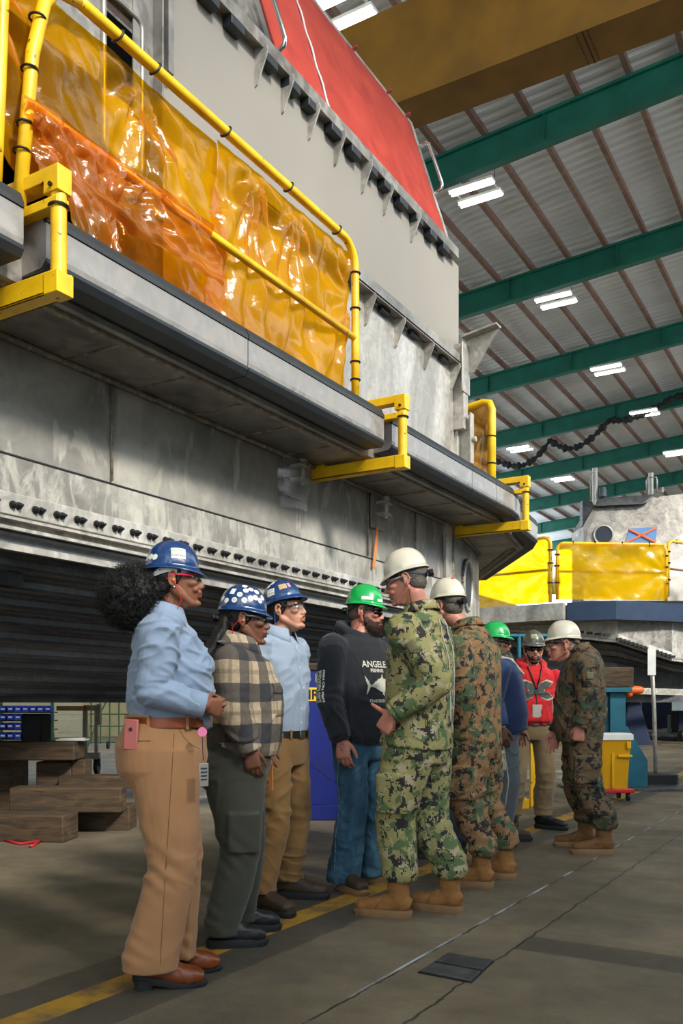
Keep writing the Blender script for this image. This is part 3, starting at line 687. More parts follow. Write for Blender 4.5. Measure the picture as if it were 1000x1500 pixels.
# ================= second craft
C2=empty('hovercraft',P(900,1030,26)-Vector((0,0,0))); C2.location.z=1.0
tag(C2,'far bare aluminium hovercraft with yellow screened rails and a slanted cabin','hovercraft')
_inv=Matrix.Translation(-Vector(C2.location))
def c2(mb,name,mat,**k):
    o=mb.build(name,mat,C2,**k); o.matrix_parent_inverse=_inv; return o
def XY(px,Z): p=P(px,1030,Z); return (p.x,p.y)
def zz(py,Z): return CAMZ+(HOR-py)/FPX*Z
dp=[XY(1190,24),XY(1000,22.0),XY(902,21.3),XY(830,21.8),XY(640,24.0)]
dp=list(reversed(dp))  # left to right
ztop=zz(879,21.4); zbt=zz(906,21.3)
mb=MB(); back=[XY(1190,36),XY(640,36)]
mb.poly([XY(640,24.3),XY(830,22.1),XY(902,21.6),XY(1000,22.3),XY(1190,24.3)]+back,zbt,ztop-.04); c2(mb,'deck',M['alu'])
pr=[(0,zbt),(-.18,zbt),(-.24,zbt+.06),(-.25,zbt+.28),(-.26,zbt+.3),(-.24,ztop),(0,ztop)]
mb=MB(); mb.sweep(pr,[XY(1190,24.1),XY(1000,22.05),XY(902,21.35)][::-1] if False else [XY(830,21.9),XY(902,21.5),XY(1000,22.2),XY(1190,24.2)],closed=True)
# outward must face the camera: profile offsets tried negative, flip if needed
c2(mb,'bumper',M['navy_bumper'])
mb=MB(); mb.sweep([(0,zbt+.02),(.18,zbt+.02),(.18,ztop-.02),(0,ztop-.02)],[XY(640,24.0),XY(828,21.9)]); c2(mb,'deck_edge',M['alu_white'])
# hull faces  (zl = lower edge)
def face(px0,Z0,y0,px1,Z1,y1,name,mat,top=zbt):
    a=XY(px0,Z0); b=XY(px1,Z1); d=Vector((a[0],a[1],0)).normalized()*.2
    vs=[(a[0],a[1],zz(y0,Z0)),(b[0],b[1],zz(y1,Z1)),(b[0],b[1],top),(a[0],a[1],top)]
    vs+=[(v[0]+d.x,v[1]+d.y,v[2]) for v in vs]
    m=MB(); m.add(vs,[(0,1,2,3),(7,6,5,4),(0,4,5,1),(1,5,6,2),(2,6,7,3),(3,7,4,0)]); return c2(m,name,mat)
face(640,24.6,912,904,22.0,940,'hull_side',M['alu_white']); face(904,22.0,940,984,22.4,967,'hull_side',M['alu']); face(984,22.4,967,1120,24.5,985,'hull_side',M['alu_white'])
for (a,Za,ya,b,Zb,yb) in ((640,24.6,912,904,22.0,940),(904,22.0,940,984,22.4,967),(984,22.4,967,1120,24.5,985)):
    m=MB(); m.beam(P(a,ya,Za-.05),P(b,yb,Zb-.05),.12,.05); m.beam(P(a,ya-7,Za-.02),P(b,yb-7,Zb-.02),.04,.14); c2(m,'bolt_strip',M['alu_white'])
m0=None
for i in range(30):
    f=i/29
    if f<.55: q=P(700+(900-700)*f/.55,917+(937-917)*f/.55-6,24.3-(24.3-21.8)*f/.55)
    else: g_=(f-.55)/.45; q=P(906+78*g_,936+26*g_,21.8+.4*g_)
    if m0 is None: m=MB(); m.box((0,0,0),(.13,.1,.06),TH); m0=c2(m,'bolt_pair',M['black']); m0.location=q
    else: m_=m0.copy(); COL.objects.link(m_); m_.location=q
# lower dark ribbed body
pts=[(640,24.8,912),(904,22.2,940),(984,22.6,967),(1120,24.6,985)]
for k in range(9):
    m=MB(); f0=k/9; f1=(k+.8)/9
    prev=None; vs=[]
    for (px,Z,y) in pts:
        for f in (f0,f1):
            Zk=Z+ .15+2.6*f; yy=y+(1017-y)*f; vs.append(P(px,yy,Zk))
    m.add(vs,[(0,2,3,1),(2,4,5,3),(4,6,7,5)])
    m.sweep([(0,0)],[(0,0),(0,1)],closed=False) if False else None
    o=c2(m,'bottom_rib',M['rib'] if k%2 else M['alu_dark']); so_=o.modifiers.new('t','SOLIDIFY'); so_.thickness=.12
m=MB(); m.poly([XY(640,25.6),XY(904,23.2),XY(984,23.6),XY(1120,25.8),XY(1120,36),XY(640,36)],zz(1017,23.5),zbt); c2(m,'hull_core',M['alu_dark'])
m=MB(); m.beam(P(925,1012,22.5),P(1060,1016,23.2),.2,.16); c2(m,'rub_strip',M['alu_white'])
m=MB(); m.beam(P(640,1022,24),P(1060,1022,24),.5,.25); c2(m,'keel_slab',M['rib'])
# cabin
ZC=24.5
def cq(pts,name,mat,th=.15):
    m=MB(); n=len(pts); v=[P(*q) for q in pts]; d=Vector((-SN,CS,0))*th
    m.add(v+[a+d for a in v],[tuple(range(n)),tuple(reversed(range(n,2*n)))]+[((i+1)%n,i,i+n,(i+1)%n+n) for i in range(n)]); return c2(m,name,mat)
cq([(854,770,ZC),(872,738,ZC+.8),(1100,712,ZC+.8),(1100,880,ZC-.0),(854,880,ZC)],'cabin_side',M['alu'],1.2)
cq([(853,770,ZC-.02),(853,733,ZC+.9),(872,735,ZC+.85)],'cabin_wing',M['alu_dark'],.3)
cq([(873,741,ZC+.6),(878,730,ZC+.7),(958,724,ZC+.7),(950,735,ZC+.6),(940,738,ZC+.55)],'cabin_roof_lip',M['alu_dark'],.1)
pc=P(883,784,ZC-.05); m=MB(); f_=Vector((-SN,CS,0)); m.cyl(pc,pc-f_*.03,.24,36); c2(m,'porthole_glass',simple('dark_cabin_glass','#0e1d30',.7,0,0),smooth='auto')
m=MB(); rr=Vector((CS,SN,0)); m.tube([pc-f_*.03+rr*(.26*math.cos(2*math.pi*i/30))+Vector((0,0,.26*math.sin(2*math.pi*i/30))) for i in range(30)],.03,6,closed=True); c2(m,'porthole_ring',M['alu_white'],smooth=True)
cq([(860,775,ZC-.04),(868,765,ZC-.04),(902,765,ZC-.04),(896,800,ZC-.04),(858,800,ZC-.04)],'cabin_doubler',M['alu'],.03)
wb=cq([(921,774,ZC-.05),(962,772,ZC-.05),(960,795,ZC-.05),(915,796,ZC-.05)],'cabin_window',simple('blue_window_film','#5a83b8',.3,0,.1,3),.05)
m=MB(); m.beam(P(921,775,ZC-.08),P(960,794,ZC-.08),.02,.05); m.beam(P(961,773,ZC-.08),P(916,795,ZC-.08),.02,.05); c2(m,'window_tape',M['orange'])
for px,yb,yt,r in ((871,735,686,.075),(953,722,693,.07)):
    m=MB(); m.cyl(P(px,yb+6,ZC+.8),P(px,yt,ZC+.8),r,16); c2(m,'exhaust_post',M['alu_white'],smooth='auto')
    m=MB(); q=[P(px-6,yb,ZC+.6),P(px-6.5,yt+12,ZC+.6),P(px-4,yt+6,ZC+.6),P(px+(-1 if px<900 else 8),yt+6,ZC+.6)]+([P(px+9,yt+12,ZC+.6),P(px+9,yb,ZC+.6)] if px>900 else [])
    m.tube(q,.022,8); c2(m,'hand_loop',M['alu_white'],smooth=True)
m=MB(); m.cyl(P(882,728,ZC+.7),P(882,718,ZC+.7),.11,14); m.cyl(P(882,718,ZC+.7),P(882,714,ZC+.7),.09,14); m.build('x',M['alu']) if False else c2(m,'vent_cap',M['alu_dark'],smooth='auto')
m=MB(); m.cyl(P(969,722,ZC+.7),P(969,714,ZC+.7),.05,10); m.cyl(P(969,718,ZC+.7),P(973,718,ZC+.7),.03,8); c2(m,'deck_light',M['alu'],smooth='auto')
# rails with yellow screens
def rail2(pxa,Za,pxb,Zb,yt,yb,label,slabel,first_curve=True,smat=None):
    A=P(pxa,1030,Za); B=P(pxb,1030,Zb); zt=zz(yt,(Za+Zb)/2); zb=zz(yb,(Za+Zb)/2); A.z=zb; B.z=zb
    g=empty('guard_rail',A); tag(g,label,'guard rail'); inv=Matrix.Translation(-A)
    e=(B-A).normalized(); r=.18; m=MB(); U=Vector((0,0,1)); a2=Vector((A.x,A.y,zt)); b2=Vector((B.x,B.y,zt))
    pts=[A,a2-U*r]+[a2+e*r-U*r-e*(r*math.cos(k*math.pi/8))+U*(r*math.sin(k*math.pi/8)) for k in range(1,5)]+[b2-e*r-U*r+e*(r*math.sin(k*math.pi/8))+U*(r*math.cos(k*math.pi/8)) for k in range(0,4)]+[b2-U*r,B]
    m.tube(pts,.045,10); o=m.build('rail_tube',M['yellow'],g,smooth=True); o.matrix_parent_inverse=inv
    m=MB(); mm=(zt+zb)/2; m.tube([Vector((A.x,A.y,mm)),Vector((B.x,B.y,mm))],.03,8); o=m.build('mid_rail',M['girder'],g,smooth=True); o.matrix_parent_inverse=inv
    for q,dd_ in [(a2.lerp(b2,f),(.03,.11,.11)) for f in (.15,.35,.6,.85)]+[(X_+U*(h*(zt-zb)),(.12,.12,.03)) for h in (.3,.6,.8) for X_ in (A,B)]:
        m=MB(); m.box(q,dd_); o=m.build('cable_tie',M['black'],g); o.matrix_parent_inverse=inv
    off=Vector((SN,-CS,0))*.06
    film('yellow_sheet',[a2+off+e*.05,b2+off-e*.05,A+off,B+off],smat or M['sheet_y'],slabel,nu=50,nv=30,amp=.03,seed=pxa*.01,ties=((1,.5,1.2),))
rail2(816,21.9,975,22.1,797,879,'yellow guard rail on the far craft above the navy bumper','yellow plastic screen on the far rail above the navy bumper')
rail2(640,24.0,806,22.0,797,889,'yellow guard rail on the far craft just right of the near bow','yellow plastic screen on the far rail behind the near craft bow')
rail2(978,22.3,1060,23.5,798,878,'guard rail wrapped in clear plastic at the right edge of the far craft','clear plastic wrapped round the far rail at the right edge',smat=M['clear_film'])
m=MB(); m.cyl(P(809,870,23),P(809,832,23),.12,12); m.ell(P(809,828,23),(.13,.13,.15)); m.ell(P(811,850,23),(.17,.12,.3)); o=m.build('wrapped_bundle',simple('white_wrap_cloth','#cfd8d4',.7),smooth=True,origin=P(809,879,23)); tag(o,'small white wrapped bundle between the two far yellow screens','bundle')

# ================= right side things
# teal stand
Z=11.6
b=P(905,1030,Z); b.z=0; g=empty('support_stand',b,TH); tag(g,'teal steel support stand with gusset foot behind the yellow trash bin','support stand')
m=MB(); m.bx(-.14,.06,-.12,.12,.03,1.26); m.bx(-.22,-.14,-.05,.05,.03,1.26); m.build('column',M['teal'],g,bevel=.004)
m=MB(); m.bx(-.5,.12,-.2,.2,1.26,1.32); m.build('top_plate',M['teal'],g,bevel=.004)
m=MB(); m.prism([(0,0),(.32,0),(.32,.34),(.06,.78),(0,.82)],(.06,-.02,.03),(1,0,0),(0,0,1),(0,.04,0)); m.build('gusset',M['teal'],g)
m=MB(); m.bx(-.7,.9,-.35,.35,0,.03); m.build('base_plate',M['alu_dark'],g)
o=MB(); o.bx(-.75,.14,-.18,.18,0,.26); o=o.build('timber_block',M['wood'],bevel=.01); o.location=(b.x,b.y,1.325); o.rotation_euler=(0,0,TH+.05); tag(o,'thick timber block resting on top of the teal stand','timber')
m=MB(); m.cap((0,0,.05),(.16,0,.05),.06,.05); m.cap((.02,0,.05),(.02,0,-.0),.05,.045); o=m.build('orange_padding',M['orange'],smooth=True); o.location=b+Vector((CS*.13,SN*.13,1.24)); o.rotation_euler=(0,0,TH); tag(o,'orange foam padding on the end of the teal stand plate','padding')
# bin
bz=P(893,1030,10.3); bz.z=0; g=empty('trash_bin',bz,TH+.1); tag(g,'tall narrow yellow trash bin with grey lid on a red wheeled dolly','bin')
m=MB(); m.loft([((0,0,.13),.17,.14,6),((0,0,.68),.20,.17,6),((0,0,.70),.21,.18,6)],ref=(1,0,0),n=32); m.build('body',simple('yellow_bin_plastic','#d29a08',.4,0,.05,4),g,smooth='auto')
m=MB(); m.bx(-.05,-.02,-.176,-.14,.15,.55); m.bx(.02,.19,-.19,-.15,.50,.53); m.bx(.12,.17,-.2,-.17,.6,.68); m.build('molded_handle',simple('yellow_bin_shadowed_plastic','#d9a30a',.4,0,.05,4),g,bevel=.006)  # handle plastic is slightly lighter than the bin body
m=MB(); m.loft([((0,0,.70),.225,.19,7),((0,0,.76),.225,.19,7),((0,0,.775),.20,.17,7)],ref=(1,0,0),n=32); m.build('lid',M['white'],g,smooth='auto')
m=MB(); m.bx(-.21,.22,-.18,.18,.09,.14); d_=m.build('dolly',simple('red_dolly','#c2242a',.45),g,bevel=.012)
for x in (-.16,.16):
    for y in (-.13,.13):
        m=MB(); m.cyl((x-.012,y,.042),(x+.012,y,.042),.042,14); m.bx(x-.02,x+.02,y-.02,y+.02,.05,.095); m.build('caster',M['black'],d_,smooth='auto')
# sign stand
sp=P(960,1030,12.1); sp.z=0; g=empty('sign_post',sp,TH); tag(g,'slim metal post in a black octagonal weighted base with a white tag on top','post')
m=MB(); m.prism([(-.27,-.12),(-.2,-.22),(.2,-.22),(.27,-.12),(.27,.12),(.2,.22),(-.2,.22),(-.27,.12)],(0,0,0),(1,0,0),(0,1,0),(0,0,.17)); m.build('base',M['black'],g,bevel=.015)
m=MB(); m.tube([(0,0,.15),(-.02,0,1.0),(-.06,0,1.82)],.028,10); m.build('pole',M['alu_white'],g,smooth=True)
m=MB(); m.bx(-.12,-.01,-.035,-.028,1.5,1.86); m.bx(-.11,-.02,-.036,-.03,1.86,1.89); m.build('paper_tag',M['white'],g)
# dark blue equipment and stand far under second craft
def block(name,px0,px1,py0,py1,Z,dep,mat,label,cat,bev=.02):
    a=P(px0,py1,Z); w=(px1-px0)/FPX*Z; h=(py1-py0)/FPX*Z; z0=max(0.0,a.z)
    m=MB(); m.bx(0,w,0,dep,0,CAMZ+(HOR-py0)/FPX*Z-z0); o=m.build(name,mat,bevel=bev); o.location=(a.x,a.y,z0); o.rotation_euler=(0,0,TH); tag(o,label,cat); return o
nb=simple('navy_tarp','#16233f',.6,0,.25,3)
block('equipment_case',940,984,1022,1067,38,1.5,nb,'dark navy equipment case on the floor under the far craft, right of the post','case')
block('jack_stand',984,994,1048,1073,34,.5,M['teal'],'small teal jack stand under the far craft at the right','stand')
g=empty('support_stand',P(925,1030,24)-Vector((0,0,CAMZ)),TH); tag(g,'dark blue pyramid shaped support stand under the far craft','support stand')
m=MB(); m.loft([((0,0,0),.45,.4,8),((0,0,1.15),.16,.2,8)],ref=(1,0,0),n=24); m.build('body',simple('dark_blue_steel','#0c1c38',.85,0,.2,3),g,smooth='auto')
m=MB(); m.bx(-.5,.7,-.3,.3,0,.12); m.build('base_plate',M['wood'],g)
m=MB(); m.bx(-.3,.3,-.2,.2,1.15,1.2); m.build('top_plate',M['teal'],g)
# wheeled cart shape at far right
g=empty('tool_cart',P(1000,1030,26)-Vector((0,0,CAMZ)),TH); tag(g,'dark wheeled tool cart at the right edge under the far craft','cart')
m=MB(); m.bx(-.25,.6,-.3,.3,.35,.9); m.build('body',nb,g,bevel=.02)
for x in (-.15,.5):
    m=MB(); m.cyl((x-.03,-.25,.17),(x+.03,-.25,.17),.17,16); m.build('wheel',M['black'],g,smooth='auto')
# teal tube frame behind the red hoodie
g=empty('tube_frame',P(775,1030,12)-Vector((0,0,CAMZ)),TH); tag(g,'light blue tubular frame standing behind the man in red','frame')
m=MB(); 
for x in (-.14,.14): m.cyl((x,0,0),(x,0,2.05),.03,10)
m.build('upright',M['teal'],g,smooth='auto')
m=MB(); 
for z in (1.28,.6,2.03): m.cyl((-.35,0,z),(.4,0,z),.028,10)
m.build('cross_bar',M['teal'],g,smooth='auto')
# yellow frame between legs
g=empty('barrier_frame',P(772,1030,9.6)-Vector((0,0,CAMZ)),TH); tag(g,'yellow steel barrier frame seen between the legs of the man in red','barrier')
m=MB(); m.bx(.03,.10,-.03,.03,0,.95); m.build('upright',M['yellow'],g,bevel=.004)
m=MB(); m.bx(.24,.3,.2,.26,0,.8); m.build('upright',M['yellow'],g,bevel=.004)
m=MB(); m.bx(-.28,-.02,-.2,.2,0,.10); m.bx(-.24,-.06,-.1,.1,.1,.18); m.build('foot',M['yellow'],g,bevel=.004)
m=MB(); m.bx(-.3,.5,.3,.34,.28,.31); m.bx(-.3,.5,.3,.34,.35,.37); m.build('rail',M['alu_white'],g)
# ================= blue machine with FIRE label
bp=P(447,1030,8.5); bp.z=0; g=empty('fire_cabinet',bp,TH); tag(g,'blue steel cabinet with a yellow lettered band between two workers','cabinet')
W=.62
m=MB(); m.bx(0,W,0,.55,.14,1.43); m.build('body',M['blue_machine'],g,bevel=.012)
m=MB(); m.bx(-.02,W+.02,-.03,.58,.0,.15); m.build('plinth',M['blue_machine'],g,bevel=.01)
m=MB(); m.bx(0.0,W,-.006,.0,1.14,1.27); lb=m.build('label_band',simple('yellow_label','#e8b41c',.5,0,.03),g)
m=MB(); m.bx(.10,.19,-.006,.0,1.32,1.40); s_=m.build('warning_sticker',M['white'],g)
m=MB(); m.bx(.11,.18,-.008,-.005,1.355,1.385); m.build('sticker_panel',M['orange'],s_)
def text_mesh(txt,size,bold=0,ext=.0,font_shear=0,sx=1):
    cu=bpy.data.curves.new('t','FONT'); cu.body=txt; cu.size=size; cu.extrude=ext; cu.offset=bold; cu.shear=font_shear; cu.resolution_u=3
    ob=bpy.data.objects.new('t',cu); COL.objects.link(ob); dg=bpy.context.evaluated_depsgraph_get(); me=bpy.data.meshes.new_from_object(ob.evaluated_get(dg))
    bpy.data.objects.remove(ob); vs=[(v.co.x*sx,v.co.y,v.co.z) for v in me.vertices]; fs=[tuple(p.vertices) for p in me.polygons]; bpy.data.meshes.remove(me); bpy.data.curves.remove(cu); return vs,fs
vs,fs=text_mesh('FIRE',.13,.003); m=MB(); m.add([(v[0]-.035,-.009-v[2],v[1]+1.158) for v in vs],fs); m.build('lettering',M['black'],lb,fix=False)
m=MB(); m.cyl((.46,-.012,.48),(.46,.0,.48),.17,28); m.build('hose_port',M['black'],g,smooth='auto')
m=MB(); m.prism([(0.02,.55),(.25,.72),(.5,1.1),(.58,1.1),(.58,.3),(.3,.35)],(0,-.004,0),(1,0,0),(0,0,1),(0,.004,0)); m.build('side_panel',simple('dark_blue_panel','#0b1660',.4,0,.1,3),g)
o=block('timber_block',442,472,966,978,8.55,.35,M['wood'],'brown timber offcut lying on top of the blue cabinet','timber'); o.location.z=1.432
# ================= under-craft things at left
def timber(c,d,rz,label,tilt=0):
    m=MB(); m.box((0,0,0),d); o=m.build('timber_block',M['wood'],bevel=.012); o.location=c; o.rotation_euler=(0,tilt,rz); tag(o,label,'timber','stacked timbers under the hull'); return o
def tb(px0,px1,py0,py1,Z,dep,rz,label,tilt=0):
    a=P((px0+px1)/2,(py0+py1)/2,Z+dep/2); w=(px1-px0)/FPX*Z; h=(py1-py0)/FPX*Z
    a.z=CAMZ+(HOR-(py0+py1)/2)/FPX*Z
    return timber(a,(w,dep,h),TH+rz,label,tilt)
Z=7.75
tb(-20,108,1194,1234,7.15,.30,-.12,'short weathered timber lying on the floor at the left, front of the stack')
tb(100,196,1181,1218,7.8,.30,.0,'timber on the floor beside the woman in tan trousers')
tb(20,182,1154,1191,7.5,.25,.04,'long timber lying across the two floor timbers')
tb(90,193,1137,1153,7.9,.25,.0,'thin board on top of the long crossing timber')
tb(110,130,1113,1137,8.1,.25,.0,'square timber end upright on the thin board')
tb(60,112,1116,1158,8.1,.3,.0,'dark timber at the back of the stack')
tb(-40,118,1087,1114,7.9,.35,.02,'dark top timber of the stack under the keel')
tb(-60,30,1108,1205,8.3,.5,.0,'dark heavy timber at the left edge under the keel')
o=block('jack',30,60,1046,1088,8.2,.3,M['dark'],'black jack sitting on top of the timber stack','jack')
m=MB(); m.bx(0,.25,0,.18,0,.012); m.box((.12,.1,.018),(.22,.16,.008),.2); o=m.build('paper_stack',M['white']); o.location=P(82,1085,8.0); o.rotation_euler=(0,0,TH); tag(o,'papers lying on the top timber of the stack','papers')
# wheeled frame cart
cp=P(128,1030,14.1); cp.z=0; g=empty('frame_cart',cp,TH); tag(g,'grey steel frame cart on casters under the craft','cart')
def cx(px): return (px-128)/FPX*14.1
def cz(py): return CAMZ+(HOR-py)/FPX*14.1
m=MB(); m.bx(cx(122),cx(128),-.04,.04,cz(1102),cz(1040)); m.bx(cx(139),cx(143),-.04,.04,cz(1102),cz(1040)); m.build('post',M['alu_white'],g,bevel=.004)
m=MB(); m.bx(cx(142),cx(148),-.05,.05,cz(1062),cz(1031)); m.build('post',M['alu_white'],g,bevel=.004)
m=MB(); m.bx(cx(112),cx(146),-.05,.05,cz(1112),cz(1102)); m.build('base_bar',M['alu_white'],g,bevel=.004)
m=MB(); m.bx(cx(126),cx(144),-.05,.05,cz(1041),cz(1033)); m.build('top_bar',M['alu_white'],g,bevel=.004)
m=MB(); m.bx(cx(84),cx(124),-.05,.05,cz(1041),cz(1034)); m.build('wood_bar',simple('pale_wood','#cfae78',.7),g,bevel=.004)
m=MB(); m.bx(cx(124),cx(128),-.055,.055,cz(1041),cz(1033)); m.build('orange_clip',M['orange'],g)
m=MB(); m.cyl((cx(142)-.03,0,.115),(cx(142)+.03,0,.115),.115,20); m.bx(cx(142)-.05,cx(142)+.05,-.03,.03,.12,.25); m.build('caster',M['black'],g,smooth='auto')
# bins shelf
sp=P(30,1030,24); sp.z=0; g=empty('bin_shelf',sp,TH); tag(g,'green steel shelf rack holding rows of blue parts bins, far behind the timbers','shelf rack')
def sx(px): return (px-30)/FPX*24
def sz(py): return CAMZ+(HOR-py)/FPX*24
gp=simple('green_rack_paint','#2c5a3c',.5)
for px in (1,76): 
    m=MB(); m.bx(sx(px)-.03,sx(px)+.03,0,.08,0,1.9); m.build('upright',gp,g)
for py in (1043,1055,1068,1082): 
    m=MB(); m.bx(sx(-40),sx(76),0,.5,sz(py)-.03,sz(py)); m.build('shelf_board',M['alu_dark'],g)
pb=None
for py in (1043,1055,1068,1082):
    for i in range(7):
        px=4+i*11
        if px>44 and py>1060: continue
        if pb is None:
            r=empty('parts_bin',(0,0,0)); m=MB(); m.bx(-.09,.09,0,.25,0,.02); m.bx(-.09,.09,0,.02,0,.13); m.bx(-.09,-.08,0,.25,0,.17); m.bx(.08,.09,0,.25,0,.17); m.bx(-.09,.09,.23,.25,0,.17); m.build('tub',M['blue_bin'],r)
            m=MB(); m.bx(-.05,.05,-.008,0,.06,.1); m.build('label_card',M['white'],r); pb=r; o=r
        else: o=dup(pb)
        q=P(px,1030,23.9); o.location=(q.x,q.y,sz(py)+.003); o.rotation_euler=(0,0,TH)
        tag(o,'blue plastic parts bin with a white card on the green shelf rack','bin','blue parts bins on the shelf rack')
# cream door panel and green cage
m=MB(); q=P(80,1078,29); m.bx(0,.9,0,.06,0,1.25); m.bx(.1,.4,-.015,0,.15,.6); m.bx(.5,.8,-.015,0,.15,.6); m.bx(.1,.4,-.015,0,.75,1.15); m.bx(.5,.8,-.015,0,.75,1.15); m.cyl((.86,-.05,.6),(.86,0,.6),.03,10)
o=m.build('spare_door',simple('cream_door_paint','#d8d2b4',.5,0,.05),bevel=.006); o.location=(q.x,q.y,0); o.rotation_euler=(0,0,TH); tag(o,'cream panelled door leaning under the craft behind the cart','door')
g=empty('wire_cage',P(160,1030,22)-Vector((0,0,CAMZ)),TH); tag(g,'green wire cage trolley in front of the cream wall','cage')
for i in range(5):
    m=MB(); m.cyl((-.45+.23*i,0,.1),(-.45+.23*i,0,2.0),.018,8); m.build('upright',gp,g)
for z in (.15,.55,.85,1.15,1.5):
    m=MB(); m.cyl((-.5,0,z),(.55,0,z),.015,8); m.build('cross_bar',gp,g)
m=MB(); m.tube([(-.5,-.2,0),(-.2,-.2,.8),(.1,-.2,1.4)],.018,6); m.build('brace',gp,g)
m=MB(); m.cyl((.0,-.2,.1),(.05,-.2,.1),.1,14); m.build('caster',M['black'],g,smooth='auto')
m=MB(); m.bx(0,3.5,0,.05,0,2.2); o=m.build('cream_partition',M['cream']); q=P(128,1030,30); o.location=(q.x,q.y,0); o.rotation_euler=(0,0,TH); tag(o,'cream partition panel standing behind the green wire cage','partition')
# floor hatch
g=empty('floor_hatch',(-1.56,3.6,0)); tag(g,'recessed steel floor hatch of two plates in the concrete','floor hatch')
m=MB(); m.bx(-.155,.155,-.26,.0,.001,.006) ; m.build('frame',M['dark'],g) if False else None
a1=PZ(613,1425,0); a2_=PZ(690,1440,0); a3=PZ(722,1409,0); a4=PZ(655,1398,0)
def quadp(pts,z0,z1,nm,mat,ins=0):
    c=sum(pts,Vector())/4; P4=[c+(p-c)*(1-ins) for p in pts]; m=MB(); m.poly([(p.x+1.56,p.y-3.6) for p in P4],z0,z1); return m.build(nm,mat,g,bevel=.002)
quadp([a1,a2_,a3,a4],.0005,.003,'frame',M['dark'],-.04)
l=lambda a,b,f:a.lerp(b,f)
quadp([a1,a2_,l(a2_,a3,.46),l(a1,a4,.46)],.003,.010,'plate',M['alu_dark'],.03); quadp([l(a1,a4,.52),l(a2_,a3,.52),a3,a4],.003,.010,'plate',M['alu_dark'],.03)
m=MB(); m.tube([PZ(2,1230,.01),PZ(30,1236,.012),PZ(60,1232,.012),PZ(45,1240,.012)],.012,6); o=m.build('red_strap',simple('red_webbing','#a8141c',.6),smooth=True); tag(o,'red strap lying on the dark floor beside the timbers','strap')
# ================= figure builder (local axes: +x forward, +y left, +z up)
def V(*a): return Vector(a)
def rotz(a): return Matrix.Rotation(a,3,'Z')
def rotm(yaw=0,pitch=0,roll=0): # pitch>0 looks up
    return Matrix.Rotation(yaw,3,'Z')@Matrix.Rotation(-pitch,3,'Y')@Matrix.Rotation(roll,3,'X')
def remesh(mb,vox,smooth=2,fac=.5):
    me=bpy.data.meshes.new('r'); me.from_pydata(mb.v,[],mb.f); me.update()
    ob=bpy.data.objects.new('r',me); COL.objects.link(ob)
    m=ob.modifiers.new('r','REMESH'); m.mode='VOXEL'; m.voxel_size=vox; m.adaptivity=0
    if smooth:
        s=ob.modifiers.new('s','SMOOTH'); s.factor=fac; s.iterations=smooth
    dg=bpy.context.evaluated_depsgraph_get(); out=bpy.data.meshes.new_from_object(ob.evaluated_get(dg))
    bpy.data.objects.remove(ob); bpy.data.meshes.remove(me); return out
def fold(me,fn):
    n=len(me.vertices); co=np.empty(n*3,'f'); me.vertices.foreach_get('co',co); co=co.reshape(-1,3)
    no=np.empty(n*3,'f'); me.vertex_normals.foreach_get('vector',no); no=no.reshape(-1,3)
    d=fn(co); co+= no*d[:,None]; me.vertices.foreach_set('co',co.ravel()); me.update()
_rng=np.random.RandomState(3); _lat=_rng.rand(32,32,32).astype('f')*2-1
def vnoise(p):
    """vectorised value noise"""
    i=np.floor(p).astype(int); f=p-i; f=f*f*(3-2*f); i%=32; j=(i+1)%32
    L=_lat; x0,y0,z0=i[:,0],i[:,1],i[:,2]; x1,y1,z1=j[:,0],j[:,1],j[:,2]; fx,fy,fz=f[:,0],f[:,1],f[:,2]
    a=L[x0,y0,z0]*(1-fx)+L[x1,y0,z0]*fx; b=L[x0,y1,z0]*(1-fx)+L[x1,y1,z0]*fx
    c=L[x0,y0,z1]*(1-fx)+L[x1,y0,z1]*fx; d=L[x0,y1,z1]*(1-fx)+L[x1,y1,z1]*fx
    return (a*(1-fy)+b*fy)*(1-fz)+(c*(1-fy)+d*fy)*fz
def cloth(amp=.006,seed=0,zs=16,xs=5,fine=.3):
    zz_=zs*.95; xs=xs*1.5
    def fn(p):
        w=vnoise(p*3+seed)*2.2; w2=vnoise(p*2.3+seed+9)
        q=np.stack([p[:,0]*xs+p[:,2]*3*w2,p[:,1]*xs,p[:,2]*zz_+w*1.3+p[:,0]*5],1)+seed
        a=np.clip(1-np.abs(vnoise(q))*3.6,-.2,1); q2=np.stack([p[:,0]*11-p[:,2]*7,p[:,1]*9,p[:,2]*zz_*1.9+w],1)+seed*2
        b=np.clip(1-np.abs(vnoise(q2))*3.2,-.2,1); c=vnoise(p*4.1+seed); k=np.clip(vnoise(p*3.3+seed+4)*1.6+.55,.1,1.2)
        return amp*(a*1.0*k+c*.9+b*fine*1.6*k)
    return fn
def mk(name,me,mats,parent,smooth=True):
    if not isinstance(mats,(list,tuple)): mats=[mats]
    me.materials.clear()
    for m in mats: me.materials.append(m)
    if smooth: me.shade_smooth()
    me.name=name; o=bpy.data.objects.new(name,me); COL.objects.link(o)
    if parent: o.parent=parent
    return o
def bvh(me): return BVHTree.FromPolygons([v.co.copy() for v in me.vertices],[tuple(p.vertices) for p in me.polygons])
def decal(tree,vs,fs,origin,normal,up,off=.0015,reach=.3):
    """project flat shape (x right,y up) on a surface along -normal"""
    n=Vector(normal).normalized(); u=Vector(up); u=(u-n*u.dot(n)).normalized(); r=u.cross(n); o=Vector(origin); out=[]; last=None
    for v in vs:
        p=o+r*v[0]+u*v[1]+n*reach; h=tree.ray_cast(p,-n,reach*2)
        if h[0] is None: q=(last if last else o)+Vector((0,0,0))
        else: q=h[0]+n*off; last=q
        out.append(q)
    return out,fs
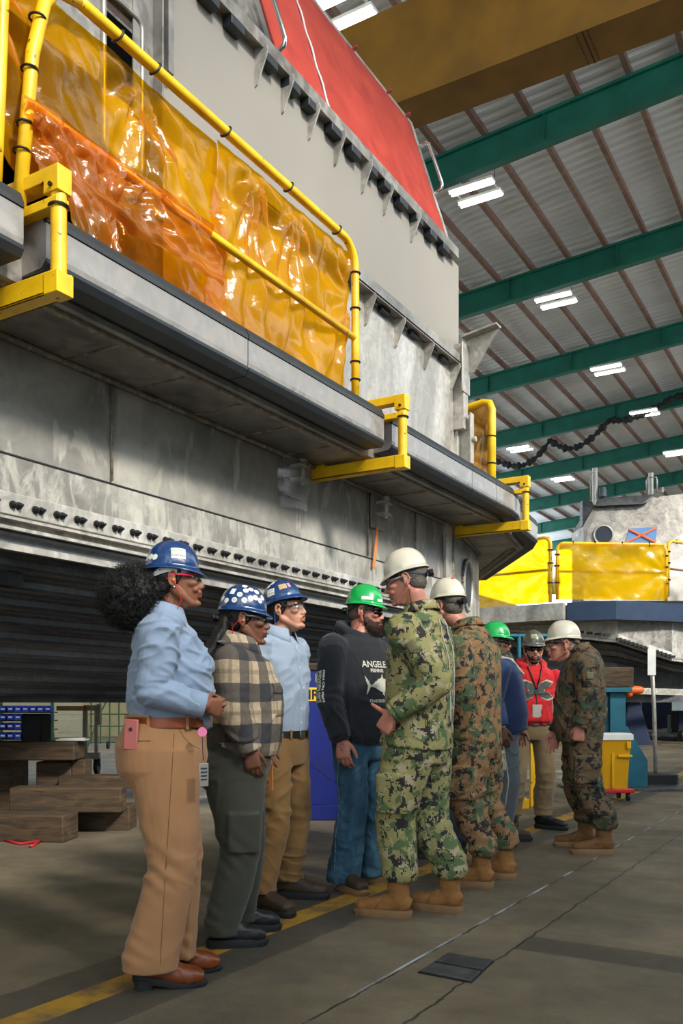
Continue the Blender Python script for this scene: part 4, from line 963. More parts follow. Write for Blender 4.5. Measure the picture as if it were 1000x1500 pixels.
def gridshape(w,h,nx=6,ny=6,round_=False):
    vs=[];fs=[]
    if round_:
        vs=[(0,0)]
        for k in (1,2,3):
            for i in range(16): a=2*math.pi*i/16; vs.append((w*k/3*math.cos(a),h*k/3*math.sin(a)))
        for i in range(16):
            j=(i+1)%16; fs.append((0,1+i,1+j))
            for k in range(2): a=1+16*k; fs.append((a+i,a+16+i,a+16+j,a+j))
        return vs,fs
    for j in range(ny+1):
        for i in range(nx+1): vs.append((-w/2+w*i/nx,-h/2+h*j/ny))
    for j in range(ny):
        for i in range(nx): a=j*(nx+1)+i; fs.append((a,a+1,a+nx+2,a+nx+1))
    return vs,fs
def dense_poly(poly,step=.012):
    """polygon -> many small quads clipped by centre test (for projected emblems)"""
    xs=[p[0] for p in poly]; ys=[p[1] for p in poly]; vs=[];fs=[];idx={}
    def inside(x,y):
        c=False;n=len(poly)
        for i in range(n):
            x1,y1=poly[i]; x2,y2=poly[(i+1)%n]
            if (y1>y)!=(y2>y) and x<(x2-x1)*(y-y1)/(y2-y1)+x1: c=not c
        return c
    nx=int((max(xs)-min(xs))/step)+1; ny=int((max(ys)-min(ys))/step)+1
    def vid(i,j):
        if (i,j) not in idx: idx[(i,j)]=len(vs); vs.append((min(xs)+i*step,min(ys)+j*step))
        return idx[(i,j)]
    for j in range(ny):
        for i in range(nx):
            if inside(min(xs)+(i+.5)*step,min(ys)+(j+.5)*step): fs.append((vid(i,j),vid(i+1,j),vid(i+1,j+1),vid(i,j+1)))
    return vs,fs

def hand(mb,w,f,n,side,pose='relaxed',s=1.0,spread=1.0):
    """w wrist, f finger dir, n palm-facing normal, side 'R'/'L'"""
    f=Vector(f).normalized(); n=Vector(n); n=(n-f*n.dot(f)).normalized(); t=f.cross(n) if side=='R' else n.cross(f)
    w=Vector(w); A=lambda a,b,c: w+(f*a+t*b+n*c)*s
    mb.loft([(A(-.03,0,0),.026*s,.020*s),(A(.0,0,0),.027*s,.019*s),(A(.03,.002,0),.034*s,.017*s,2.6),(A(.065,0,0),.040*s,.015*s,3),(A(.09,0,.0),.040*s,.0125*s,3),(A(.097,0,0),.034*s,.008*s,3)],ref=t,n=18)
    mb.ell(A(.035,.022,.010),(.018*s,.018*s,.018*s)); mb.ell(A(.04,-.02,.007),(.017*s,)*3)
    curls={'relaxed':(22,28,18),'fist':(82,88,55),'point':(78,85,50),'clasp':(40,60,40),'flat':(8,14,10),'half':(50,60,35)}[pose]
    L=[(.042,.026,.022),(.046,.030,.024),(.043,.028,.023),(.034,.022,.021)]; base=[(.090,.031),(.094,.0105),(.090,-.0105),(.083,-.030)]
    for i in range(4):
        b,tt=base[i]; p=A(b-.008,tt,0); ang=0; dsp=(1.5-i)*.045*spread; pts=[p]; cl=[c*(1+.10*i if pose!='fist' else 1) for c in curls]
        r0=.0092-.0006*abs(i-1)
        for k in range(3):
            ang+=math.radians(cl[k]); d=(f*math.cos(ang)+n*math.sin(ang)+t*dsp*(1 if pose in('relaxed','flat') else .2)).normalized(); p=p+d*L[i][k]*s; pts.append(p)
        mb.chain(pts,[r0*s,(r0-.0004)*s,(r0-.0012)*s,(r0-.0022)*s],n=10)
    if pose=='point': td=[(.3,.9,.1),(.05,1,.0),(0,1,-.05)]; tl=(.040,.030,.024)
    elif pose=='fist': td=[(.75,.45,.5),(.75,-.1,.7),(.3,-.8,.4)]; tl=(.042,.030,.024)
    elif pose=='clasp': td=[(.7,.5,.45),(.85,.1,.4),(.9,-.1,.3)]; tl=(.042,.032,.026)
    else: td=[(.7,.62,.25),(.9,.3,.22),(.96,.12,.22)]; tl=(.042,.032,.026)
    p=A(.015,.022,.006); pts=[p]
    for k in range(3):
        d=(f*td[k][0]+t*td[k][1]+n*td[k][2]).normalized(); p=p+d*tl[k]*s; pts.append(p)
    mb.chain(pts,[.015*s,.0115*s,.0105*s,.0085*s],n=10)
def nails(mb,w,f,n,side,pose,s): pass

def head_parts(mb,c,R,s=1.0,fem=False,smile=False,wide=1.0,nose=1.0):
    T=lambda x,y,z: c+R@Vector((x*s,y*s*wide,z*s))
    E=lambda x,y,z,a,b,d,rr=None: mb.ell(T(x,y,z),(a*s,b*s*wide,d*s),R if rr is None else R@rr)
    E(-.012,0,.040,.100,.077,.086)
    j=.92 if fem else 1.0
    mb.loft([(T(.020,0,.050),.066*s,.064*s*wide),(T(.027,0,.010),.066*s,.064*s*wide),(T(.030,0,-.030),.062*s,.060*s*wide*j),(T(.034,0,-.062),.058*s,.053*s*wide*j,2.3),(T(.042,0,-.090),.049*s,.043*s*wide*j,2.3),(T(.052,0,-.112),.034*s,.028*s*wide*j)],ref=R@Vector((1,0,0)),n=24)
    for y in (-1,1):
        mb.cap(T(-.005,y*.056,-.045),T(.060,y*.022*j,-.100),.020*s,.016*s)
        mb.cap(T(.083,y*.045,.020),T(.093,y*.012,.016),.010*s,.009*s)
        E(.066,y*.043,-.018,.026,.019,.018)
        E(.098,y*.0125,-.036,.012,.008,.0085)
        E(.076,y*.030,.000,.016,.017,.013)
        if smile: E(.078,y*.036,-.045,.016,.014,.014)
        # ear
        e=Matrix.Rotation(y*.35,3,'Z')@Matrix.Rotation(-.18,3,'Y')
        E(-.010,y*.078,-.005,.018,.006,.030,e)
        pts=[T(-.004-.019*math.cos(a)-.003,y*(.083+.004*math.sin(a)),.0+.031*math.sin(a)) for a in [math.radians(-60+20*k) for k in range(12)]]
        mb.tube(pts,.0048*s,8); E(-.006,y*.080,-.032,.008,.005,.009)
    mb.cap(T(.090,0,.012),T(.108*nose,0,-.030),.0080*s,.0112*s)
    E(.105*nose,0,-.034,.012,.0115,.0095)
    E(.092,0,-.058,.014,.026,.010)
    E(.0925,0,-.0625,.0125,.024,.0058); E(.0915,0,-.0745,.0118,.020,.0062)
    E(.078,0,-.102,.021,.020,.014)
    E(.088,0,-.016,.016,.018,.03)
    return T
def hair_short(P_,T,c,R,s,mat,col,wide=1,full=1.0,low=-.05,seed=0):
    m=MB(); E=lambda x,y,z,a,b,d: m.ell(T(x,y,z),(a*s,b*s*wide,d*s),R)
    E(-.022,0,.040,.098*full,.0815*full,.090*full); E(-.046,0,-.018,.058,.066,.055)
    for y in (-1,1): m.cap(T(.018,y*.071,.03),T(.012,y*.071,-.005),.012*s,.006*s)
    me=remesh(m,.004,1); fold(me,lambda p: .0012*vnoise(p*160+seed)+.001*vnoise(p*60)); return mk('hair',me,mat,P_)
def strands(mb,center,R,rad,n,ln,r=.0012,curl=.03,seed=1,filt=None):
    rn=random.Random(seed)
    for i in range(n):
        d=Vector((rn.gauss(0,1),rn.gauss(0,1),rn.gauss(0,1))).normalized(); 
        if filt and not filt(d): continue
        p=center+R@Vector((d.x*rad[0],d.y*rad[1],d.z*rad[2])); dd=R@d; pts=[p]; q=p
        a=dd.orthogonal().normalized(); b=dd.cross(a); ph=rn.random()*6
        for k in range(1,6):
            q=p+dd*(ln*k/5*(.6+.5*rn.random()))+(a*math.cos(ph+k*1.5)+b*math.sin(ph+k*1.5))*curl*(k/5)*rn.random(); pts.append(q)
        mb.tube(pts,[r,r,r,r*.8,r*.6,r*.3],3)

def hardhat(parent,T,R,s,mat,tilt=0,a=.113,b=.098,h=.120,z0=.052,x0=-.008,visor=.034,brim=.008,back=.014,stickers=(),strap=None,knob=True,full=False):
    """returns object; ridge shell with front visor"""
    H=R@Matrix.Rotation(-tilt,3,'Y'); c=T(x0,0,z0); n=64; vs=[];fs=[]
    Q=lambda x,y,z: c+H@(Vector((x,y,z))*s)
    rings=[]
    def rad(th,k):
        ct,st=math.cos(th),math.sin(th); return 1/math.sqrt((ct/a)**2+(st/b)**2)
    prof=[]
    for j in range(0,15):
        ph=math.pi/2*j/14; prof.append((math.cos(ph)**.82 if j<14 else 0.0001,h*math.sin(ph)))
    M0=[]
    # inner brim edge -> outer brim -> shell
    def brimw(th):
        ct=math.cos(th); f=max(0,ct)**2.2; return brim+(visor-brim)*f if not full else brim+.006+(visor-brim-.006)*f
    def brimz(th):
        ct=math.cos(th); return -.004-.016*max(0,ct)**2-.006*max(0,-ct)
    L=[]
    L.append([Q((rad(t,0)-.006)*math.cos(t),(rad(t,0)-.006)*math.sin(t),-.003) for t in [2*math.pi*i/n for i in range(n)]])
    L.append([Q((rad(t,0)+brimw(t)-.002)*math.cos(t),(rad(t,0)+brimw(t)-.002)*math.sin(t),brimz(t)-.004) for t in [2*math.pi*i/n for i in range(n)]])
    L.append([Q((rad(t,0)+brimw(t))*math.cos(t),(rad(t,0)+brimw(t))*math.sin(t),brimz(t)) for t in [2*math.pi*i/n for i in range(n)]])
    L.append([Q((rad(t,0)+brimw(t)*.25)*math.cos(t),(rad(t,0)+brimw(t)*.25)*math.sin(t),.002+brimz(t)*.15) for t in [2*math.pi*i/n for i in range(n)]])
    for (k,z) in prof:
        row=[]
        for i in range(n):
            t=2*math.pi*i/n; r=rad(t,0)*k; x,y=r*math.cos(t),r*math.sin(t)
            ridge=.004*math.exp(-(y/.016)**2)*(z/h)**.5+.0025*(math.exp(-((abs(y)-.035)/.006)**2))*(z/h)
            slot=.006*math.exp(-((math.sin(t*1)-.72)/.12)**2)*0
            bulge=.005*math.exp(-((z-.016)/.010)**2)*(math.exp(-((abs(t-math.pi/2)%math.pi)/.16)**2)+math.exp(-((abs(math.sin(t-.85))))**2/.02)+math.exp(-((abs(math.sin(t+.85))))**2/.02))
            kk=1+(ridge+bulge)/max(.05,math.hypot(x,y,z)); row.append(Q(x*kk,y*kk,z*kk))
        L.append(row)
    for row in L: vs+=row
    for j in range(len(L)-1):
        for i in range(n): i2=(i+1)%n; fs.append((j*n+i,j*n+i2,(j+1)*n+i2,(j+1)*n+i))
    m=MB(); m.add(vs,fs); o=m.build('hard_hat',mat,parent,smooth=True)
    so_=o.modifiers.new('t','SOLIDIFY'); so_.thickness=.0025*s; so_.offset=-1
    tr=BVHTree.FromPolygons([Vector(v) for v in vs],fs)
    # suspension band and ratchet
    m=MB(); bp=[Q((rad(t,0)-.014)*math.cos(t),(rad(t,0)-.014)*math.sin(t),-.010-.034*max(0,-math.cos(t))**1.5) for t in [2*math.pi*i/40 for i in range(40)]]
    zax=H@Vector((0,0,1)); vs2=[];fs2=[]
    for p in bp: vs2+= [p-zax*.012*s,p+zax*.014*s]
    for i in range(40): j=(i+1)%40; fs2.append((2*i,2*j,2*j+1,2*i+1))
    m.add(vs2,fs2); ob=m.build('suspension_band',strap or M['black'],o); q=ob.modifiers.new('t','SOLIDIFY'); q.thickness=.003
    if knob:
        m=MB(); kc=Q(-(a-.008),0,-.045); ax=H@Vector((-1,0,-.1)); m.cyl(kc,kc+ax*.028*s,.019*s,16); m.tube([kc+ax*.004+H@Vector((0,-.04*s,0)),kc+ax*.012,kc+ax*.004+H@Vector((0,.04*s,0))],.009*s,6); m.build('ratchet_knob',M['black'],o,smooth='auto')
    for st in stickers:
        kind,az,el,size,sm=st[:5]
        d=Vector((math.cos(az)*math.cos(el),math.sin(az)*math.cos(el),math.sin(el))); org=c+H@(Vector((d.x*.12,d.y*.11,max(.01,d.z*.12)))*s)
        nd=H@d; up=H@Vector((0,0,1))
        if kind=='c': sv,sf=gridshape(size,size,round_=True)
        elif kind=='txt':
            sv,sf=text_mesh(st[5],size); xs_=[v[0] for v in sv]; sv=[(v[0]-(max(xs_)+min(xs_))/2,v[1]-size*.35) for v in sv]
        else: sv,sf=gridshape(size*(st[5] if len(st)>5 else 1.3),size,8,6)
        pv,pf=decal(tr,sv,sf,org,nd,up,off=.0012+(.0008 if kind=='txt' or (len(st)>6) else 0))
        mm=MB(); mm.add(pv,pf); mm.build('sticker' if kind!='txt' else 'sticker_print',sm,o,fix=False)
    return o
def glasses(parent,T,R,s,lens,frame,temple=None,z=.002,thick=.004):
    m=MB(); vs=[];fs=[]; n=28
    for i in range(n+1):
        y=-.066+.132*i/n; x=.104-.034*(abs(y)/.066)**2.6; gap=.5*math.exp(-(y/.010)**2)
        h=.020*(1-.35*(abs(y)/.066)**3); vs+=[T(x,y,z+h*.8),T(x+.002,y,z-h*1.0+.020*gap)]
    for i in range(n): fs.append((2*i,2*i+2,2*i+3,2*i+1))
    m.add(vs,fs); o=m.build('safety_glasses',lens,parent,smooth=True,fix=False); q=o.modifiers.new('t','SOLIDIFY'); q.thickness=.002
    m=MB(); m.tube([Vector(v) for v in vs[0::2]],.0022*s,6)
    m.build('brow_bar',frame,o,smooth=True)
    for y in (-1,1):
        m=MB(); m.loft([(T(.072,y*.066,z+.010),.003*s,.009*s),(T(.04,y*.079,z+.012),.0022*s,.006*s),(T(-.005,y*.083,z+.014),.002*s,.004*s),(T(-.035,y*.080,z-.004),.002*s,.004*s)],ref=R@Vector((0,1,0)),n=8)
        m.build('temple',temple or frame,o,smooth=True)
    return o
def glass_mat(name,tint,op=.15):
    t=NT(name); n=t.n; t.n.remove(t.bsdf); tr=n.new('ShaderNodeBsdfTransparent'); tr.inputs[0].default_value=(*srgb(tint),1)
    gl=n.new('ShaderNodeBsdfGlossy'); gl.inputs['Roughness'].default_value=.05; m=n.new('ShaderNodeMixShader'); m.inputs[0].default_value=op
    t.link(tr.outputs[0],m.inputs[1]); t.link(gl.outputs[0],m.inputs[2]); t.link(m.outputs[0],t.out.inputs[0]); return t.mat
M['lens_clear']=glass_mat('clear_lens','#eef4f6',.09); M['lens_dark']=simple('dark_lens','#0b0c0e',.08,0,0)
def skin(name,hexc,lip,rough=.5):
    t=NT(name); c=srgb(hexc); t.col(t.ramp(t.noise(18,detail=4),[(.3,tuple(x*.86 for x in c)),(.7,tuple(min(1,x*1.1) for x in c))])); t.set(rough,0)
    t.bsdf.inputs['Subsurface Weight'].default_value=.12; t.bsdf.inputs['Subsurface Radius'].default_value=(.02,.008,.004); t.bsdf.inputs['Subsurface Scale'].default_value=.3
    t.bump(t.noise(220,detail=2),.12,.002); l=simple(name+'_lips',lip,.4,0,.05,30); return t.mat,l
SKD=skin('brown_skin','#86543a','#7a443a'); SKD2=skin('deep_brown_skin','#714631','#643a2f'); SKL=skin('light_skin','#bd856b','#ad6c5c'); SKR=skin('ruddy_skin','#bd7c66','#a8604f')
EYE=simple('eye_white','#e8e2da',.2,0,0); IRIS=simple('dark_iris','#2a1a12',.15,0,0)

def ik(a,b,l1,l2,pole):
    a=Vector(a); b=Vector(b); d=b-a; L=min(d.length,(l1+l2)*.999); dn=d.normalized()
    x=(l1*l1-l2*l2+L*L)/(2*L); h=math.sqrt(max(0,l1*l1-x*x)); p=Vector(pole); p=(p-dn*p.dot(dn)).normalized()
    return a+dn*x+p*h
def shoe(parent,ankle,yaw,mat,solemat,L=.29,W=.10,kind='boot',shaft=.16,pitch=0,heel=0,lace=None,name='boot',soleh=.028):
    R=rotz(yaw); A=Vector((ankle[0],ankle[1],0)); gz=ankle[2]
    T=lambda x,y,z: A+R@Vector((x,y,z+gz+heel*max(0,min(1,(.10-x)/.15))))
    hb=-.075; ft=L-.075; m=MB(); sh=soleh
    m.loft([(T(hb+.002,0,sh+.035),.024,.032),(T(hb+.03,0,sh+.045),.038,.047,2.4),(T(0,0,sh+.055),.041,.056,2.4),(T(.05,0,sh+.045),.043,.050,2.4),(T(.10,0,sh+.034),.048,.040,2.6),(T(.15,0,sh+.028),.050,.034,2.6),(T(ft-.03,0,sh+.024),.045,.030,2.6),(T(ft-.004,0,sh+.018),.030,.020,2.4)],ref=R@Vector((0,1,0)),n=22)
    if shaft>0: m.loft([(T(-.012,0,.06),.058,.044),(T(-.008,0,.10),.058,.046),(T(-.004,0,.15),.058,.048),(T(-.006,0,.15+shaft*.5),.056,.050),(T(-.006,0,.12+shaft),.058,.054)],ref=R@Vector((1,0,0)),n=22)
    me=remesh(m,.006,3); 
    def fn(p):
        return .0015*vnoise(p*45)+.002*(1-abs(vnoise(p*np.array([20,20,38])))*2)*(p[:,2]>gz+.075)
    fold(me,fn); o=mk(name,me,mat,parent)
    if shaft>.12:
        for y in (-1,1):
            m=MB(); m.tube([T(.105,y*.052,sh+.02),T(.088,y*.049,sh+.05),T(.06,y*.040,sh+.086)],.0028,6); m.build('seam_stitching',solemat,o,smooth=True)
    # sole
    out=[]
    for k in range(28):
        a=2*math.pi*k/28; x=math.cos(a); y=math.sin(a); cx=(hb+ft)/2; lx=(ft-hb)/2+.006; wy=(W/2)*(1.0-.16*(1-x)/2) *(1-.10*math.exp(-((x+.1)/.3)**2))
        out.append((cx+lx*(math.copysign(abs(x)**.85,x)),wy*math.copysign(abs(y)**.8,y)))
    m=MB(); n=len(out); vs=[]; lv=[(0,.985),(sh*.5,1.02),(sh,1.03),(sh+.012,.97)]
    for z,k in lv: vs+=[T(p[0]*k,p[1]*k,z) for p in out]
    fs=[tuple(reversed(range(n))),tuple(range((len(lv)-1)*n,len(lv)*n))]
    for j in range(len(lv)-1):
        for k in range(n): k2=(k+1)%n; fs.append((j*n+k,j*n+k2,(j+1)*n+k2,(j+1)*n+k))
    m.add(vs,fs)
    if heel>0: m.loft([(A+R@Vector((-.035,0,.0)),.036,.034,4),(A+R@Vector((-.035,0,gz+heel+.01)),.040,.036,4)],ref=R@Vector((1,0,0)),n=20)
    else:
        for k in range(9):
            x=hb+.02+k*(ft-hb-.04)/8
            for y in (-1,1): m.box(T(x,y*(W/2-.012),.007),(.012,.006,.010),R)
    m.build('sole',solemat,o,smooth='auto')
    if lace:
        m=MB()
        for k in range(5):
            x=.040+k*.02; z=sh+(.098,.093,.085,.077,.070)[k]; m.tube([T(x,-.027,z-.013),T(x-.004,-.008,z),T(x-.004,.008,z),T(x,.027,z-.013)],.003,6); m.tube([T(x,-.024,z-.010),T(x+.018,.022,z-.018)],.0025,6)
        m.build('lace',lace,o,smooth=True)
    return o
def hose(m,pts,rs,n=20,ref=(1,0,0),power=2.0):
    # rs: (a along ref, b across)
    m.loft([(p,r[0],r[1]) for p,r in zip(pts,rs)],ref=ref,n=n,power=power)

def seam(parent,mat,pts,side=-1,r=.0016,name='seam'):
    tr=bvh(parent.data); out=[]
    for x,z in pts:
        h=tr.ray_cast(Vector((x,side*.6,z)),Vector((0,-side,0)))
        if h[0]: out.append(h[0]+Vector((0,side*.0006,0)))
    if len(out)>2: m=MB(); m.tube(out,r,5); m.build(name,mat,parent,smooth=True)
class Fig:
    def __init__(s,px,Z,phi,H,label,skinm,vox=.005,name='person'):
        s.Z=Z; s.phi=math.radians(phi); s.h=TH+s.phi; s.H=H; s.k=H/1.75; s.vox=vox
        w=P(px,HOR,Z); s.root=Vector((w.x,w.y,0)); s.Ri=rotz(-s.h); s.body=MB(); s.skin=skinm; s.label=label; s.name=name; s.post=[]
    def Lc(s,px,py,dZ=0): return s.Ri@(P(px,py,s.Z+dZ)-s.root)
    def head(s,px,py,dZ,hphi,pitch=0,roll=0,scale=1.0,**kw):
        s.hc=s.Lc(px,py,dZ); s.HR=rotm(math.radians(hphi)-s.phi,math.radians(pitch),math.radians(roll)); s.hs=scale; s.hw=kw.get('wide',1.0)
        s.T=head_parts(s.body,s.hc,s.HR,scale,**kw)
    def neck(s,base,r=.056,head_off=(-.022,0,-.07)):
        b=Vector(base); t=s.hc+s.HR@(Vector(head_off)*s.hs); s.nb=b
        s.body.loft([(b-Vector((0,0,.05)),r*1.25,r*1.4),(b,r*1.05,r*1.12),(b.lerp(t,.5),r*.97,r*.97),(t,r,r*.98),(t+Vector((.005,0,.03)),r*.9,r*.9)],ref=(1,0,0),n=20)
    def torso(s,rings,inset=.012):
        s.rings=rings
        s.body.loft([((x,y0 if len(q)>4 else 0,z),a-inset,b-inset,2.3) for (z,x,a,b,*q) in rings for y0 in ((q[0] if q else 0),)],ref=(1,0,0),n=24)
    def arm(s,side,sh,wrist,pole,fdir,palm,pose='relaxed',l1=.30,l2=.265,r=(.048,.038,.027),hs=1.0,elbow=None):
        sh=Vector(sh); wrist=Vector(wrist); l1*=s.k; l2*=s.k; dd=(wrist-sh).length
        if pose!='clasp' and elbow is None and dd<(l1+l2)*.985 and dd>.6*(l1+l2): q=dd*1.02/(l1+l2); l1*=q; l2*=q
        e=ik(sh,wrist,l1,l2,pole) if elbow is None else Vector(elbow)
        s.body.chain([sh,e,wrist],[r[0],r[1],r[2]],n=14)
        hand(s.body,wrist,fdir,palm,side,pose,hs*s.k)
        return sh,e,wrist
    def leg(s,side,hip,ankle,yaw=0,pole=(1,0,0),r=(.075,.05,.026)):
        hip=Vector(hip); an=Vector(ankle); L=(hip-an).length; l1=L*.5+.0035; l2=l1; kn=ik(hip,an,l1,l2,pole)
        s.body.chain([hip,kn,an],list(r),n=14); s.body.cap(an,an+rotz(math.radians(yaw))@Vector((.04,0,-.03)),.02,.018)
        return hip,kn,an,math.radians(yaw)
    def finish(s,lips=True):
        me=remesh(s.body,s.vox,2,.4); o=mk(s.name,me,[s.skin[0],s.skin[1]],None)
        inv=s.HR.transposed(); c=s.hc; k=s.hs
        for p in me.polygons:
            q=inv@(p.center-c)/k
            if q.x>.086 and abs(q.y)<.0225 and -.080<q.z<-.057 : p.material_index=1
        o.location=s.root; o.rotation_euler=(0,0,s.h); tag(o,s.label,'person'); s.o=o
        # eyes
        for y in (-1,1):
            m=MB(); m.ell(s.T(.0855,y*.0305,.0),(.0095*k,.0125*k,.0065*k),s.HR); m.ell(s.T(.0925,y*.0305,.0),(.004*k,.0055*k,.0058*k),s.HR,mi=1)
            m.build('eye',[EYE,IRIS],o,smooth=True)
        return o
    def brows(s,mat):
        for y in (-1,1):
            m=MB(); m.chain([s.T(.101,y*.014,.019),s.T(.099,y*.032,.024),s.T(.085,y*.048,.019)],[.0035*s.hs,.004*s.hs,.0025*s.hs],6); m.build('eyebrow',mat,s.o,smooth=True)
    def garment(s,name,mat,rings,arms,sr=(.085,.068,.050),amp=.006,vox=.006,seed=0,cuff=None,extra=None,zs=16,openneck=True,fine=.3,pw=2.3,shcap=1.0):
        m=MB(); m.loft([((x,(q[0] if q else 0),z),a,b,pw) for (z,x,a,b,*q) in rings],ref=(1,0,0),n=36)
        for (sh,e,w) in arms:
            d=(w-e).normalized(); we=w-d*.0; 
            m.cap(sh,sh.lerp(e,.5),sr[0]*shcap,sr[0]*.93,18); m.cap(sh.lerp(e,.5),e,sr[0]*.93,sr[1],18); m.cap(e,e.lerp(w,.5),sr[1],(sr[1]+sr[2])/2,18)
            m.tube([e.lerp(w,.45),e.lerp(w,.8),w-d*.015],[(sr[1]+sr[2])/2,sr[2]*1.04,sr[2]],18)
        if extra: extra(m)
        me=remesh(m,vox,3); 
        base=cloth(amp,seed,zs=zs,fine=fine); segs=[(sh,e,w) for sh,e,w in arms]
        def fn(p):
            d=base(p)
            for (sh,e,w) in segs:   # crease rings round the elbow
                ee=np.array(e); dist=np.linalg.norm(p-ee,axis=1); ax=np.array((w-sh).normalized()); u=((p-ee)@ax)
                d+= .006*np.exp(-(dist/.10)**2)*np.sin(u*95+vnoise(p*9)*4)*np.clip(vnoise(p*7+2)+.5,0,1)
            return d
        fold(me,fn); return mk(name,me,mat,s.o)
    def pants(s,mat,pel,legs,radii,hemz,amp=.006,vox=.007,seed=5,blouse=False,name='trousers',extra=None,zs=13):
        """radii: [(a,b) hip, thigh, knee, calf, hem]"""
        m=MB(); m.loft([((x,(q[0] if q else 0),z),a,b,2.4) for (z,x,a,b,*q) in pel],ref=(1,0,0),n=32)
        for (hip,kn,an,yaw) in legs:
            d=(an-kn); hem=kn+d*((kn.z-hemz-s.gz if hasattr(s,'gz') else kn.z-hemz)/max(.05,kn.z-an.z))
            hem=Vector((an.x-.01,an.y,hemz)); 
            pts=[hip+Vector((0,0,.06)),hip,hip.lerp(kn,.45),kn,kn.lerp(hem,.4),hem+Vector((0,0,.05)),hem]
            rr=[radii[0],radii[0],radii[1],radii[2],radii[3],radii[4],radii[4]]
            if blouse:
                pts=[hip+Vector((0,0,.06)),hip,hip.lerp(kn,.45),kn,kn.lerp(hem,.4),hem+Vector((0,0,.09)),hem+Vector((0,0,.045)),hem+Vector((0,0,.012)),hem]
                rr=[radii[0],radii[0],radii[1],radii[2],radii[3],radii[4],(radii[4][0]*1.06,radii[4][1]*1.06),(radii[4][0]*.9,radii[4][1]*.9),(.055,.052)]
            hose(m,pts,rr,24,ref=rotz(yaw*.4)@Vector((1,0,0)),power=2.2)
        if extra: extra(m)
        me=remesh(m,vox,3); base=cloth(amp,seed,zs=zs)
        def fn(p):
            d=base(p)*np.clip((1.0-p[:,2])*3,.25,1)
            for (hip,kn,an,yaw) in legs:
                kk=np.array(kn); kk[0]-=.05; dist=np.linalg.norm(p-kk,axis=1); d+=.006*np.exp(-(dist/.12)**2)*np.sin(p[:,2]*70+p[:,0]*70+vnoise(p*8)*4)*np.clip(vnoise(p*6+1)+.5,0,1)
                aa=np.array([an.x,an.y,hemz+.06]); dist=np.linalg.norm(p-aa,axis=1); d+=.006*np.exp(-(dist/.12)**2)*np.sin(p[:,2]*80+p[:,0]*40+vnoise(p*10)*5)*np.clip(vnoise(p*6+5)+.5,0,1)
            return d
        fold(me,fn); return mk(name,me,mat,s.o)
    def belt(s,mat,z,x,a,b,h=.018,th=.006,buckle=None):
        m=MB(); pts=[]
        n=40; vs=[];fs=[]
        for (zz_,k) in ((z-h,0),(z-h,th),(z+h,th),(z+h,0)):
            for i in range(n): t=2*math.pi*i/n; c_,s_=math.cos(t),math.sin(t); vs.append((x+(a+k)*math.copysign(abs(c_)**.87,c_),(b+k)*math.copysign(abs(s_)**.87,s_),zz_))
        for j in range(4):
            j2=(j+1)%4
            for i in range(n): i2=(i+1)%n; fs.append((j*n+i,j*n+i2,j2*n+i2,j2*n+i))
        m.add(vs,fs); o=m.build('belt',mat,s.o,smooth='auto')
        m=MB()
        for t in (.5,1.2,-.5,-1.2,2.1,-2.1,math.pi): 
            m.box((x+(a+th)*math.cos(t)*1.01,(b+th)*math.sin(t)*1.01,z),(.012,.012,h*2+.016),t)
        m.build('belt_loop',buckle[0] if buckle else mat,o,bevel=.002)
        m=MB(); m.box((x+a+th+.002,0,z),(.006,.05,h*2+.008)); m.build('buckle',M['chrome'],o,bevel=.002); return o
    def collar(s,mat,c,ra,rb,h,tilt=.3,opening=.5,flare=.02,name='collar',stand=.02):
        """folded shirt collar: stand + fall"""
        n=34; vs=[];fs=[]; c=Vector(c)
        prof=[(-.002,-.02),(0,stand),(.004,stand+.012),(.010+flare*.3,stand+.006),(flare+.010,stand-h*.55),(flare+.016,stand-h)]
        for i in range(n+1):
            t=opening+(2*math.pi-2*opening)*i/n; ct,st=math.cos(t),math.sin(t); fr=max(0,ct)
            for (o_,z_) in prof:
                zt=z_-(h*.35*fr**2 if z_<stand-h*.4 else 0)
                vs.append(c+Vector(((ra+o_)*ct,(rb+o_)*st,zt-tilt*ra*ct)))
        k=len(prof)
        for i in range(n):
            for j in range(k-1): a=i*k+j; fs.append((a,a+k,a+k+1,a+1))
        m=MB(); m.add(vs,fs); o=m.build(name,mat,s.o,smooth=True); q=o.modifiers.new('t','SOLIDIFY'); q.thickness=.003; return o
    def cuff(s,mat,e,w,r,L=.05,name='cuff'):
        d=(w-e).normalized(); m=MB(); m.tube([w-d*(L-.01),w-d*(L-.014),w-d*.0,w+d*.008,w+d*.008,w-d*.02],[r-.004,r+.004,r+.003,r+.001,r-.006,r-.008],20); return m.build(name,mat,s.o,smooth=True)
def button_line(f,mat,pts,r=.006):
    tr=None
def surf(obj): return bvh(obj.data)
HAIRB=simple('black_hair','#0c0a09',.6,0,.3,60,bump=.5,bscale=120); HAIRD=simple('dark_brown_hair','#1f1712',.6,0,.3,60,bump=.5,bscale=150); HAIRG=simple('greying_hair','#5a5148',.65,0,.25,80,bump=.5,bscale=150)
BEARD=simple('brown_beard_hair','#3a251a',.75,0,.35,70,bump=.6,bscale=150)
HB=simple('blue_helmet_shell','#113768',.25,0,.05,4,Coat_Weight=.4); HG=simple('green_helmet_shell','#0aa04a',.28,0,.05,4,Coat_Weight=.4); HW=simple('white_helmet_shell','#cfc8b4',.28,0,.04,4,Coat_Weight=.4); HK=simple('grey_helmet_shell','#55534b',.3,0,.1,6,Coat_Weight=.3)
STK=simple('white_sticker','#d8dad2',.5,0,.04,30); STKG=simple('green_print','#5c9a4e',.5); INK=simple('dark_print','#30343c',.6); PINK=simple('pink_ribbon_print','#e08a9a',.5); ORB=simple('tan_badge_print','#b89a6a',.5)
